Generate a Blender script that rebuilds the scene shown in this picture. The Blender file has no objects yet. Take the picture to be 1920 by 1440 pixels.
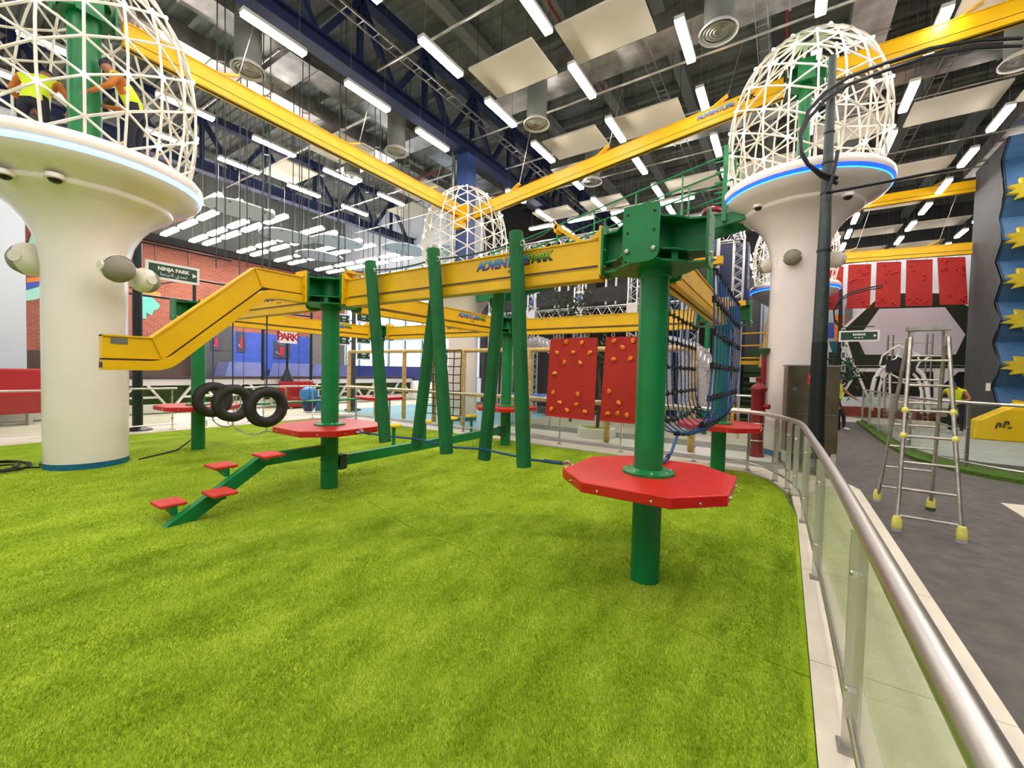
import bpy, math, random
import numpy as np
from mathutils import Vector, Matrix, Euler
random.seed(7)
SC = bpy.context.scene
COL = SC.collection
PI = math.pi
def R(d): return math.radians(d)

# ------------------------------------------------------------------ camera, world, exposure
CAMP = Vector((0.8619, -3.2596, 1.6))
F_PX, PITCH, ROLL, YAW = 778.143, R(1.7663), R(1.3063), R(33.3229)
FWD = Vector((-math.sin(YAW) * math.cos(PITCH), math.cos(YAW) * math.cos(PITCH), -math.sin(PITCH)))
RT0 = Vector((math.cos(YAW), math.sin(YAW), 0.0))
UP0 = RT0.cross(FWD)
RT = RT0 * math.cos(ROLL) + UP0 * math.sin(ROLL)
UP = UP0 * math.cos(ROLL) - RT0 * math.sin(ROLL)
cam_data = bpy.data.cameras.new('camera')
cam = bpy.data.objects.new('camera', cam_data)
COL.objects.link(cam)
M = Matrix((RT, UP, -FWD)).transposed().to_4x4()
M.translation = CAMP
cam.matrix_world = M
cam_data.sensor_fit = 'HORIZONTAL'
cam_data.sensor_width = 36.0
cam_data.lens = F_PX / 1920 * 36.0
cam_data.clip_start, cam_data.clip_end = 0.05, 300
SC.camera = cam
SC.view_settings.view_transform = 'Standard'
SC.view_settings.look = 'None'
SC.view_settings.gamma = 1.0
SC.view_settings.use_curve_mapping = False
SC.view_settings.exposure = 0.26
SC.cycles.adaptive_threshold = 0.02
SC.cycles.max_bounces = 6
SC.cycles.diffuse_bounces = 3
SC.cycles.glossy_bounces = 3
SC.cycles.transmission_bounces = 4
SC.cycles.transparent_max_bounces = 10
SC.cycles.caustics_reflective = False
SC.cycles.caustics_refractive = False
SC.cycles.sample_clamp_indirect = 6.0
world = bpy.data.worlds.new('daylight')
SC.world = world
world.use_nodes = True
_bg = world.node_tree.nodes['Background']
_bg.inputs[0].default_value = (0.80, 0.91, 1.0, 1)
_bg.inputs[1].default_value = 2.6
TUBE_STRENGTH = 40.0

# ------------------------------------------------------------------ materials
def lin(h):
    h = h.lstrip('#')
    c = [int(h[i:i + 2], 16) / 255 for i in (0, 2, 4)]
    return tuple((x / 12.92 if x <= 0.04045 else ((x + 0.055) / 1.055) ** 2.4) for x in c) + (1,)
MATS = {}
def mat(name, col, rough=0.5, metal=0.0, var=None, vscale=6.0, bump=0.0, bscale=40.0, emit=None, estr=1.0, coat=0.0, spec=0.5):
    m = bpy.data.materials.new(name)
    m.use_nodes = True
    nt = m.node_tree
    b = nt.nodes['Principled BSDF']
    b.inputs['Base Color'].default_value = lin(col)
    b.inputs['Roughness'].default_value = rough
    b.inputs['Metallic'].default_value = metal
    b.inputs['Specular IOR Level'].default_value = spec
    if coat: b.inputs['Coat Weight'].default_value = coat; b.inputs['Coat Roughness'].default_value = 0.1
    if var or bump:
        tc = nt.nodes.new('ShaderNodeTexCoord')
    if var:
        n = nt.nodes.new('ShaderNodeTexNoise'); n.inputs['Scale'].default_value = vscale; n.inputs['Detail'].default_value = 4
        r = nt.nodes.new('ShaderNodeValToRGB')
        r.color_ramp.elements[0].position, r.color_ramp.elements[1].position = 0.35, 0.68
        r.color_ramp.elements[0].color, r.color_ramp.elements[1].color = lin(var), lin(col)
        nt.links.new(tc.outputs['Object'], n.inputs['Vector']); nt.links.new(n.outputs[0], r.inputs[0]); nt.links.new(r.outputs[0], b.inputs['Base Color'])
    if bump:
        n2 = nt.nodes.new('ShaderNodeTexNoise'); n2.inputs['Scale'].default_value = bscale; n2.inputs['Detail'].default_value = 3
        bp = nt.nodes.new('ShaderNodeBump'); bp.inputs['Strength'].default_value = bump; bp.inputs['Distance'].default_value = 0.01
        nt.links.new(tc.outputs['Object'], n2.inputs['Vector']); nt.links.new(n2.outputs[0], bp.inputs['Height']); nt.links.new(bp.outputs[0], b.inputs['Normal'])
    if emit:
        b.inputs['Emission Color'].default_value = lin(emit); b.inputs['Emission Strength'].default_value = estr
    MATS[name] = m
    return m
mat('green', '007f40', 0.42, var='007038', vscale=3, bump=0.05, bscale=90)
mat('green_log', '0f6b35', 0.75, var='0a5e2c', vscale=5, bump=0.35, bscale=60)
mat('yellow', 'f2be00', 0.42, var='e9b300', vscale=2.5)
mat('red', 'c9160f', 0.36, var='bd120d', vscale=5, bump=0.04, bscale=60)
mat('red_step', 'd8382c', 0.6, var='c22a20', vscale=14)
mat('red_panel', 'b8241a', 0.7, var='a51c14', vscale=22, bump=0.2, bscale=120)
mat('orange', 'f0892a', 0.45, var='e07818', vscale=20)
mat('cream', 'f2e8e0', 0.22, coat=0.25, var='ede3d9', vscale=1.5)
mat('white', 'e9e7e1', 0.5)
mat('cage', 'e8e2d2', 0.4)
mat('teal_band', '0d6c8f', 0.4, var='0a5f80', vscale=20)
mat('steel', 'd6d3cc', 0.34, 1.0)
mat('steel_dull', 'b2aea6', 0.38, 1.0)
mat('aluminium', 'c2beb4', 0.42, 0.85, var='a39d90', vscale=12)
mat('galv', 'c8c6bf', 0.34, 0.9, var='9b9992', vscale=3)
mat('bolt', 'd5d3cc', 0.25, 1.0)
mat('chain', 'cfd0cf', 0.3, 1.0)
mat('rubber', '1d1c19', 0.65, var='2b2823', vscale=18, bump=0.2, bscale=40)
mat('black', '15161a', 0.6)
mat('black_metal', '1c2224', 0.45, 0.3)
mat('lamp_metal', '2e3735', 0.42, 0.35, var='3b4543', vscale=9)
mat('rope_black', '15181d', 0.85)
mat('rope_blue', '1d4a7d', 0.8)
mat('rope_dark', '3f4a4c', 0.8)
mat('net_blue', '24508c', 0.75)
mat('navy', '142247', 0.5, var='101c3c', vscale=2)
mat('navy_col', '2b4580', 0.5)
mat('ceiling_dark', '72766f', 0.85, var='686c66', vscale=2)
mat('ceiling_panel', 'bfb8a4', 0.85)
mat('housing', 'cfcdc6', 0.5)
mat('tube', 'ffffff', 0.5, emit='fff5f1', estr=TUBE_STRENGTH)
mat('node_led', 'ffffff', 0.5, emit='e8f6ff', estr=22)
mat('led_blue', '0a3cff', 0.5, emit='0636ff', estr=3.5)
mat('led_cyan', '35b6ff', 0.5, emit='2f8dff', estr=3.5)
mat('led_white', '9fc0ff', 0.5, emit='7fa6ff', estr=2.2)
mat('walk', '645f5a', 0.8, var='524e4a', vscale=7, bump=0.15, bscale=140)
mat('kerb', 'e4ddc9', 0.45, var='d8d0ba', vscale=3)
mat('beige_floor', 'd9d2c2', 0.5, var='cbc3b2', vscale=1.2)
mat('pale_floor', 'e6e5df', 0.4)
mat('grey_floor', '8d8b86', 0.6, var='7d7b77', vscale=3)
mat('blue_floor', 'a7d3ea', 0.35, var='8fc4e4', vscale=1)
mat('mat_floor', 'b9bcba', 0.7, var='a6aaa8', vscale=3)
mat('blue_pad', '3a55a8', 0.6, var='324c9c', vscale=3)
mat('blue_pad_dark', '232f66', 0.6)
mat('lilac_pad', '7078a8', 0.55, var='666ea0', vscale=3)
mat('pale_wall', 'd2dbe2', 0.7)
mat('grey_wall', '484a49', 0.8, var='424443', vscale=3)
mat('dark_wall', '33322f', 0.85)
mat('grey_brick', '7c756f', 0.85, var='6f6963', vscale=8)
mat('bluegrey_wall', 'a9b9bf', 0.7, var='9fb0b7', vscale=1.5)
mat('brown_wall', '4d3d36', 0.8)
mat('mint', '9fdcc4', 0.6)
mat('teal_paint', '5fb5a3', 0.6)
mat('turf_dark', '2f4a12', 0.9, var='1f3309', vscale=12)
mat('turf_strip', '4c6e14', 0.9, var='3e5e0e', vscale=14, bump=0.4, bscale=80)
mat('dark_leaf', '3a4a28', 0.8, var='27351a', vscale=10)
mat('hedge', '2b3a18', 0.9, var='1d290e', vscale=15)
mat('sign_green', '12402b', 0.5)
mat('sign_white', 'f2f0ea', 0.5)
mat('sign_red', 'b3162a', 0.5)
mat('sofa_red', 'a81a1e', 0.55)
mat('foam_tape', 'ece67a', 0.6, var='ded75f', vscale=25)
mat('bamboo', 'd6b878', 0.5, var='c2a05f', vscale=12)
mat('grey_tyre', 'b9b2b6', 0.7)
mat('banner', '3b3b37', 0.8, var='32322f', vscale=4)
mat('yellow_stool', 'f6c80c', 0.4)
mat('mat_yellow', 'f8cf0d', 0.45, var='efc307', vscale=4)
mat('tower_blue', '39658f', 0.6, var='335c84', vscale=6)
mat('spike', 'ead43c', 0.55, var='dcc42e', vscale=10)
mat('mural_dark', '1c260c', 0.7)
mat('mural_pale', 'dcd5dc', 0.7)
mat('mural_teal', '0e5a61', 0.7)
mat('mural_black', '0d0f08', 0.7)
mat('brick_red', '8d3a2a', 0.85)
mat('mortar', 'b9a596', 0.9)
mat('hydrant_red', '86121b', 0.4, var='7a0f17', vscale=9)
mat('cabinet', '8c8168', 0.3, 0.9, var='796f58', vscale=4)
mat('fire_red', 'd3202a', 0.5)
mat('hi_vis', 'd6ea1f', 0.7)
mat('trousers', '1a1d29', 0.8)
mat('skin', 'a06a48', 0.6)
mat('sleeve', 'c0702a', 0.75)
mat('cap_blue', '1f3fa8', 0.6)
mat('shoe', 'cfccc6', 0.6)
mat('ball_blue', '3d8fd8', 0.4, var='2f7cc6', vscale=5)
mat('blue_pipe', '3c6fb4', 0.5)
mat('smoke_glass', '2a2622', 0.2)
mat('building_far', 'c9dbe6', 0.8)
mat('building_far_win', '9fbacb', 0.4)
mat('mullion', '9db4c4', 0.5)
mat('speaker', 'ddd7c6', 0.5)
mat('speaker_mesh', '8f897a', 0.75, bump=0.4, bscale=260)
mat('print_black', '161616', 0.7)
mat('poster', '3c3a44', 0.6)
mat('wood_post', 'caa54d', 0.6)
mat('yellow_rail', 'd9a310', 0.5)
mat('stair_green', '2f4a2c', 0.7)
mat('cloud', 'd4e3e4', 0.6)
mat('red_pipe', '7a1c1a', 0.5)
mat('lens', '0c0b10', 0.15)
mat('truss_alu', 'd7d6d2', 0.3, 0.7)
mat('blue_cloth', '6f8fd8', 0.6)

for k_ in ('node_led', 'led_blue', 'led_cyan', 'led_white'): MATS[k_].cycles.emission_sampling = 'NONE'
def shader_glass(name, tint, refl=0.10, alpha=0.16):
    m = bpy.data.materials.new(name); m.use_nodes = True
    nt = m.node_tree; nt.nodes.clear()
    o = nt.nodes.new('ShaderNodeOutputMaterial'); t = nt.nodes.new('ShaderNodeBsdfTransparent'); g = nt.nodes.new('ShaderNodeBsdfGlossy')
    mx = nt.nodes.new('ShaderNodeMixShader'); fr = nt.nodes.new('ShaderNodeFresnel'); fr.inputs[0].default_value = 1.5
    ge = nt.nodes.new('ShaderNodeNewGeometry'); io = nt.nodes.new('ShaderNodeMath'); io.operation = 'MULTIPLY_ADD'; io.inputs[1].default_value = -0.8333; io.inputs[2].default_value = 1.5; nt.links.new(ge.outputs['Backfacing'], io.inputs[0]); nt.links.new(io.outputs[0], fr.inputs[0])
    t.inputs[0].default_value = lin(tint); g.inputs['Roughness'].default_value = 0.03
    ad = nt.nodes.new('ShaderNodeMath'); ad.operation = 'MULTIPLY_ADD'; ad.inputs[1].default_value = 0.55; ad.inputs[2].default_value = 0.0
    nt.links.new(fr.outputs[0], ad.inputs[0]); nt.links.new(ad.outputs[0], mx.inputs[0]); nt.links.new(t.outputs[0], mx.inputs[1]); nt.links.new(g.outputs[0], mx.inputs[2])
    nt.links.new(mx.outputs[0], o.inputs[0]); MATS[name] = m
shader_glass('glass', 'f2f6ef')
shader_glass('window_glass', 'f0f6fa')
shader_glass('net_black', '8a8a8a')

def mat_grass():
    m = bpy.data.materials.new('grass'); m.use_nodes = True; nt = m.node_tree; b = nt.nodes['Principled BSDF']
    b.inputs['Roughness'].default_value = 0.95; b.inputs['Specular IOR Level'].default_value = 0.1
    tc = nt.nodes.new('ShaderNodeTexCoord')
    n1 = nt.nodes.new('ShaderNodeTexNoise'); n1.inputs['Scale'].default_value = 2.2; n1.inputs['Detail'].default_value = 5; n1.inputs['Roughness'].default_value = 0.65
    n2 = nt.nodes.new('ShaderNodeTexNoise'); n2.inputs['Scale'].default_value = 90; n2.inputs['Detail'].default_value = 4; n2.inputs['Roughness'].default_value = 0.8
    mp = nt.nodes.new('ShaderNodeMapping'); mp.inputs['Scale'].default_value = (1, 0.55, 1)
    nt.links.new(tc.outputs['Object'], mp.inputs[0])
    mx = nt.nodes.new('ShaderNodeMath'); mx.operation = 'MULTIPLY_ADD'; mx.inputs[1].default_value = 0.55
    nt.links.new(mp.outputs[0], n1.inputs['Vector']); nt.links.new(mp.outputs[0], n2.inputs['Vector'])
    nt.links.new(n2.outputs[0], mx.inputs[0])
    s = nt.nodes.new('ShaderNodeMath'); s.operation = 'MULTIPLY'; s.inputs[1].default_value = 0.5
    nt.links.new(n1.outputs[0], s.inputs[0]); nt.links.new(s.outputs[0], mx.inputs[2])
    r = nt.nodes.new('ShaderNodeValToRGB'); e = r.color_ramp.elements
    e[0].position, e[0].color = 0.36, lin('5e7c08'); e[1].position, e[1].color = 0.66, lin('aac038')
    k = r.color_ramp.elements.new(0.51); k.color = lin('87a31e')
    nt.links.new(mx.outputs[0], r.inputs[0]); nt.links.new(r.outputs[0], b.inputs['Base Color'])
    bp = nt.nodes.new('ShaderNodeBump'); bp.inputs['Strength'].default_value = 0.7; bp.inputs['Distance'].default_value = 0.012
    nt.links.new(mx.outputs[0], bp.inputs['Height']); nt.links.new(bp.outputs[0], b.inputs['Normal'])
    MATS['grass'] = m
mat_grass()
def mat_blade():
    m = bpy.data.materials.new('grass_blade'); m.use_nodes = True; nt = m.node_tree; b = nt.nodes['Principled BSDF']
    b.inputs['Roughness'].default_value = 0.7; b.inputs['Specular IOR Level'].default_value = 0.2
    g = nt.nodes.new('ShaderNodeNewGeometry'); r = nt.nodes.new('ShaderNodeValToRGB')
    r.color_ramp.elements[0].color = lin('6a8a0a'); r.color_ramp.elements[1].color = lin('c2d64e')
    k = r.color_ramp.elements.new(0.5); k.color = lin('96b326')
    tc = nt.nodes.new('ShaderNodeTexCoord'); mp = nt.nodes.new('ShaderNodeMapping'); mp.inputs['Scale'].default_value = (1, 0.55, 1); n1 = nt.nodes.new('ShaderNodeTexNoise'); n1.inputs['Scale'].default_value = 3.0; n1.inputs['Detail'].default_value = 5; n1.inputs['Roughness'].default_value = 0.65
    nt.links.new(tc.outputs['Object'], mp.inputs[0]); nt.links.new(mp.outputs[0], n1.inputs['Vector'])
    ma = nt.nodes.new('ShaderNodeMath'); ma.operation = 'MULTIPLY_ADD'; ma.inputs[1].default_value = 0.55; mb = nt.nodes.new('ShaderNodeMath'); mb.operation = 'MULTIPLY_ADD'; mb.inputs[1].default_value = 2.2; mb.inputs[2].default_value = -0.87
    nt.links.new(n1.outputs[0], mb.inputs[0]); nt.links.new(g.outputs['Random Per Island'], ma.inputs[0]); nt.links.new(mb.outputs[0], ma.inputs[2])
    nt.links.new(ma.outputs[0], r.inputs[0]); nt.links.new(r.outputs[0], b.inputs['Base Color'])
    MATS['grass_blade'] = m
mat_blade()
def mat_brick(name, c1, c2, mortar, scale, axis):
    m = bpy.data.materials.new(name); m.use_nodes = True; nt = m.node_tree; b = nt.nodes['Principled BSDF']
    b.inputs['Roughness'].default_value = 0.85
    tc = nt.nodes.new('ShaderNodeTexCoord'); mp = nt.nodes.new('ShaderNodeCombineXYZ'); sx = nt.nodes.new('ShaderNodeSeparateXYZ')
    nt.links.new(tc.outputs['Object'], sx.inputs[0]); nt.links.new(sx.outputs[1], mp.inputs[0]); nt.links.new(sx.outputs[2], mp.inputs[1])
    br = nt.nodes.new('ShaderNodeTexBrick'); br.inputs['Scale'].default_value = scale
    br.inputs['Color1'].default_value, br.inputs['Color2'].default_value, br.inputs['Mortar'].default_value = lin(c1), lin(c2), lin(mortar)
    br.inputs['Mortar Size'].default_value = 0.012; br.inputs['Brick Width'].default_value = 0.44; br.inputs['Row Height'].default_value = 0.15
    nt.links.new(mp.outputs[0], br.inputs[0]); nt.links.new(br.outputs[0], b.inputs['Base Color'])
    bp = nt.nodes.new('ShaderNodeBump'); bp.inputs['Strength'].default_value = 0.5; bp.inputs['Distance'].default_value = 0.01; bp.invert = True
    nt.links.new(br.outputs['Fac'], bp.inputs['Height']); nt.links.new(bp.outputs[0], b.inputs['Normal'])
    MATS[name] = m
mat_brick('brick_wall', '9e5a46', '8a4a39', 'ab7f6c', 1.7, (R(90), 0, R(90)))
def mat_print(name, stops):
    m = bpy.data.materials.new(name); m.use_nodes = True; nt = m.node_tree; b = nt.nodes['Principled BSDF']
    b.inputs['Roughness'].default_value = 0.5
    tc = nt.nodes.new('ShaderNodeTexCoord'); sp = nt.nodes.new('ShaderNodeSeparateXYZ'); r = nt.nodes.new('ShaderNodeValToRGB')
    nt.links.new(tc.outputs['Generated'], sp.inputs[0]); nt.links.new(sp.outputs[1], r.inputs[0]); nt.links.new(r.outputs[0], b.inputs['Base Color'])
    e = r.color_ramp.elements
    e[0].position, e[0].color = stops[0][0], lin(stops[0][1]); e[1].position, e[1].color = stops[-1][0], lin(stops[-1][1])
    for p, c in stops[1:-1]: k = e.new(p); k.color = lin(c)
    MATS[name] = m
mat_print('print_blue', [(0.0, '6a1f4f'), (0.2, '5a3aa0'), (0.45, '1f6fd0'), (0.8, '3f9fe6'), (1.0, '6fb6e8')])
mat_print('print_green', [(0.0, '1c2408'), (0.3, '3f6a12'), (0.7, '8fbf2a'), (1.0, 'a8d03a')])

# ------------------------------------------------------------------ mesh helpers
class MB:
    def __init__(s): s.v = []; s.f = []
    def add(s, vs, fs):
        o = len(s.v); s.v += [tuple(p) for p in vs]; s.f += [tuple(i + o for i in q) for q in fs]; return s
    def box(s, c, d, rot=None):
        x, y, z = d[0] / 2, d[1] / 2, d[2] / 2
        vs = [Vector((a, b, e)) for a in (-x, x) for b in (-y, y) for e in (-z, z)]
        if rot is not None: vs = [rot @ p for p in vs]
        c = Vector(c)
        return s.add([p + c for p in vs], [(0, 1, 3, 2), (4, 6, 7, 5), (0, 4, 5, 1), (2, 3, 7, 6), (0, 2, 6, 4), (1, 5, 7, 3)])
    def bar(s, p0, p1, w, h, up=(0, 0, 1)):
        p0, p1 = Vector(p0), Vector(p1); d = p1 - p0; L = d.length; d.normalize()
        u = Vector(up); x = d.cross(u)
        if x.length < 1e-4: x = d.cross(Vector((1, 0, 0)))
        x.normalize(); z = x.cross(d)
        return s.box((p0 + p1) / 2, (w, L, h), Matrix((x, d, z)).transposed())
    def frame(s, d):
        d = d.normalized(); u = Vector((0, 0, 1)) if abs(d.z) < 0.95 else Vector((1, 0, 0))
        x = d.cross(u).normalized(); return x, d.cross(x)
    def tube(s, p0, p1, r0, r1=None, n=10, cap=True):
        p0, p1 = Vector(p0), Vector(p1); r1 = r0 if r1 is None else r1
        x, y = s.frame(p1 - p0); vs = []; fs = []
        for k in range(n):
            a = 2 * PI * k / n; e = x * math.cos(a) + y * math.sin(a); vs += [p0 + e * r0, p1 + e * r1]
        for k in range(n):
            i, j = 2 * k, 2 * ((k + 1) % n); fs.append((i, i + 1, j + 1, j))
        if cap: fs += [tuple(2 * k for k in range(n)), tuple(2 * k + 1 for k in reversed(range(n)))]
        return s.add(vs, fs)
    def path(s, pts, r, n=8, closed=False, cap=True):
        pts = [Vector(p) for p in pts]; m = len(pts); vs = []; fs = []; x = None
        for i in range(m):
            a = pts[i - 1] if (i or closed) else pts[0]; b = pts[(i + 1) % m] if (i < m - 1 or closed) else pts[-1]
            d = (b - a).normalized()
            if x is None: x, y = s.frame(d)
            x = (x - d * x.dot(d)); x = x.normalized() if x.length > 1e-6 else s.frame(d)[0]; y = d.cross(x)
            rr = r[i] if isinstance(r, (list, tuple)) else r
            for k in range(n):
                t = 2 * PI * k / n; vs.append(pts[i] + (x * math.cos(t) + y * math.sin(t)) * rr)
        for i in range(m if closed else m - 1):
            for k in range(n):
                a, b = i * n + k, i * n + (k + 1) % n; c, d = ((i + 1) % m) * n + k, ((i + 1) % m) * n + (k + 1) % n
                fs.append((a, b, d, c))
        if cap and not closed: fs += [tuple(reversed(range(n))), tuple((m - 1) * n + k for k in range(n))]
        return s.add(vs, fs)
    def lathe(s, prof, n=32, c=(0, 0, 0), close=False, a0=0, a1=2 * PI):
        c = Vector(c); vs = []; fs = []; m = len(prof); full = abs(a1 - a0 - 2 * PI) < 1e-6; nn = n if full else n + 1
        for k in range(nn):
            a = a0 + (a1 - a0) * k / n
            for r, z in prof: vs.append(c + Vector((r * math.cos(a), r * math.sin(a), z)))
        for k in range(n):
            k2 = (k + 1) % nn
            for i in range(m if close else m - 1):
                i2 = (i + 1) % m
                fs.append((k * m + i, k2 * m + i, k2 * m + i2, k * m + i2))
        return s.add(vs, fs)
    def prism(s, pts, ext):
        e = Vector(ext); pts = [Vector(p) for p in pts]; n = len(pts)
        return s.add(pts + [p + e for p in pts], [tuple(range(n)), tuple(range(2 * n - 1, n - 1, -1))] + [(i, i + n, (i + 1) % n + n, (i + 1) % n) for i in range(n)])
    def torus(s, c, ax, R0, r, n=24, m=8, sx=1.0):
        c = Vector(c); ax = Vector(ax); x, y = s.frame(ax)
        return s.path([c + (x * math.cos(2 * PI * k / n) + y * math.sin(2 * PI * k / n)) * R0 for k in range(n)], r, m, closed=True)
    def sphere(s, c, r, nu=12, nv=8, sc=(1, 1, 1), rot=None):
        c = Vector(c); vs = [Vector((0, 0, 1))]
        for j in range(1, nv):
            t = PI * j / nv
            for k in range(nu): a = 2 * PI * k / nu; vs.append(Vector((math.sin(t) * math.cos(a), math.sin(t) * math.sin(a), math.cos(t))))
        vs.append(Vector((0, 0, -1))); fs = []
        for k in range(nu): fs.append((0, 1 + k, 1 + (k + 1) % nu))
        for j in range(nv - 2):
            for k in range(nu):
                a, b = 1 + j * nu + k, 1 + j * nu + (k + 1) % nu; fs.append((a, a + nu, b + nu, b))
        L = len(vs) - 1
        for k in range(nu): fs.append((L, 1 + (nv - 2) * nu + (k + 1) % nu, 1 + (nv - 2) * nu + k))
        out = [Vector((p.x * sc[0] * r, p.y * sc[1] * r, p.z * sc[2] * r)) for p in vs]
        if rot is not None: out = [rot @ p for p in out]
        return s.add([p + c for p in out], fs)
    def mesh(s, name, m, smooth=False):
        me = bpy.data.meshes.new(name); me.from_pydata([tuple(p) for p in s.v], [], s.f)
        if m: me.materials.append(MATS[m])
        if smooth:
            me.polygons.foreach_set('use_smooth', [True] * len(me.polygons))
            try: me.set_sharp_from_angle(angle=R(42))
            except Exception: pass
        me.update(); return me
    def build(s, name, m, parent=None, smooth=False, local=False, kind=None, loc=None):
        o = bpy.data.objects.new(name, s.mesh(name, m, smooth)); COL.objects.link(o)
        if parent is not None:
            o.parent = parent
            if not local: o.matrix_parent_inverse = base_inv(parent)
        if loc is not None: o.location = loc
        if kind: o['kind'] = kind
        return o
def base_inv(p):
    m = p.matrix_basis.copy()
    if p.parent is not None: m = p.parent.matrix_basis @ p.matrix_parent_inverse @ m
    return m.inverted()
def tag(o, label, cat=None, group=None, kind=None):
    o['label'] = label
    if cat: o['category'] = cat
    if group: o['group'] = group
    if kind: o['kind'] = kind
    return o
def thing(name, label, cat, loc=(0, 0, 0), rz=0.0, group=None):
    o = bpy.data.objects.new(name, None); COL.objects.link(o)
    o.location = loc; o.rotation_euler = (0, 0, rz); o.empty_display_size = 0.1
    return tag(o, label, cat, group)
def struct(name, mb, m, smooth=False, parent=None):
    o = mb.build(name, m, parent, smooth)
    if parent is None: o['kind'] = 'structure'
    return o
def inst(src, parent=None, loc=None, rz=None, name=None):
    o = src.copy()
    COL.objects.link(o)
    if parent is not None: o.parent = parent
    if loc is not None: o.location = loc
    if rz is not None: o.rotation_euler = (0, 0, rz)
    return o
def tree_copy(root, loc=None, rz=None, label=None, group=None):
    r = root.copy(); COL.objects.link(r)
    if loc is not None: r.location = loc
    if rz is not None: r.rotation_euler = (0, 0, rz)
    if label: r['label'] = label
    if group: r['group'] = group
    for ch in list(root.children):
        c = ch.copy(); COL.objects.link(c); c.parent = r
        for g in list(ch.children):
            d = g.copy(); COL.objects.link(d); d.parent = c
    return r
def text(body, size, m, name, parent, origin, xdir, ydir, extrude=0.001, align='CENTER', bold=0.0, shear=0.0, spacing=1.0):
    cu = bpy.data.curves.new(name, 'FONT'); cu.body = body; cu.size = size; cu.align_x = align; cu.align_y = 'CENTER'
    cu.extrude = extrude; cu.offset = bold; cu.shear = shear; cu.space_character = spacing
    tmp = bpy.data.objects.new('tmp_text', cu); COL.objects.link(tmp)
    me = bpy.data.meshes.new_from_object(tmp)
    bpy.data.objects.remove(tmp); bpy.data.curves.remove(cu)
    me.materials.clear(); me.materials.append(MATS[m])
    o = bpy.data.objects.new(name, me); COL.objects.link(o)
    x, y = Vector(xdir).normalized(), Vector(ydir).normalized(); z = x.cross(y)
    mw = Matrix((x, y, z)).transposed().to_4x4(); mw.translation = Vector(origin)
    o.matrix_basis = mw
    if parent is not None: o.parent = parent; o.matrix_parent_inverse = base_inv(parent)
    return o
def grid_dir(axis): return {'x': Vector((1, 0, 0)), 'y': Vector((0, 1, 0))}[axis]
# ------------------------------------------------------------------ the setting: floor, turf, kerb, walls, ceiling
floor = struct('floor', MB().box((-4, 9, -0.09), (42, 40, 0.1)), 'walk')
tag(floor, 'grey brown carpet-like hall floor')
SEAM = [(-11.2, 0.6), (-4.2, 0.2), (-2.3, -0.33), (-0.7, -0.5), (0.34, -0.48), (1.03, -0.55)]
TURF_FAR = [(1.03, 2.55), (0.98, 3.0), (0.9, 3.6), (0.68, 4.3), (0.36, 4.66), (-0.3, 4.72), (-1.4, 4.62), (-4.1, 4.6), (-6.0, 4.75), (-8.2, 4.62), (-10.2, 4.5), (-10.9, 4.1), (-11.2, 3.0)]
def slab(poly, z0, z1): return MB().prism([(x, y, z0) for x, y in poly], (0, 0, z1 - z0))
near = [(-11.2, -9.0)] + [(x, y - 0.006) for x, y in SEAM] + [(1.03, -9.0)]
o = struct('turf_roll', slab(near[::-1], -0.04, 0.0), 'grass', parent=floor)
far = [(x, y + 0.006) for x, y in SEAM] + TURF_FAR
o = struct('turf_roll', slab(far, -0.04, 0.0), 'grass', parent=floor)
# short pile standing on the near turf
rng = np.random.default_rng(3)
def turf_pile(n, lo, hi):
    r = np.sqrt(rng.uniform(lo ** 2, hi ** 2, n)) if lo > 0 else rng.uniform(lo, hi, n)
    r = lo + (hi - lo) * rng.uniform(0, 1, n) ** 1.3
    a = YAW + rng.uniform(R(-57), R(57), n)
    px = CAMP.x - np.sin(a) * r; py = CAMP.y + np.cos(a) * r
    sy = np.interp(px, [p[0] for p in SEAM], [p[1] for p in SEAM])
    ok = (px < 1.0) & (py < 4.4) & (px > -11) & (np.abs(py - sy) > 0.013)
    px, py, r = px[ok], py[ok], r[ok]; n = len(px)
    h = rng.uniform(0.008, 0.017, n); w = 0.0016 + 0.0006 * r; t = rng.uniform(0, 2 * PI, n); lean = rng.uniform(0.004, 0.014, n); la = rng.normal(2.4, 0.9, n)
    v = np.zeros((n, 3, 3), np.float32)
    v[:, 0, 0], v[:, 0, 1] = px - np.cos(t) * w, py - np.sin(t) * w
    v[:, 1, 0], v[:, 1, 1] = px + np.cos(t) * w, py + np.sin(t) * w
    v[:, 2, 0], v[:, 2, 1], v[:, 2, 2] = px + np.cos(la) * lean, py + np.sin(la) * lean, h
    return v.reshape(-1, 3)
V = np.concatenate([turf_pile(380000, 1.2, 4.6), turf_pile(170000, 4.0, 10.0)])
me = bpy.data.meshes.new('turf_pile'); nv = len(V); nf = nv // 3
me.vertices.add(nv); me.vertices.foreach_set('co', V.ravel())
me.loops.add(nv); me.loops.foreach_set('vertex_index', np.arange(nv, dtype=np.int32))
me.polygons.add(nf); me.polygons.foreach_set('loop_start', np.arange(0, nv, 3, dtype=np.int32))
me.update(); me.validate(); me.materials.append(MATS['grass_blade'])
o = bpy.data.objects.new('turf_pile', me); COL.objects.link(o)
tag(o, 'short bright green artificial grass pile across the foreground', 'grass', kind='stuff')
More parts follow.
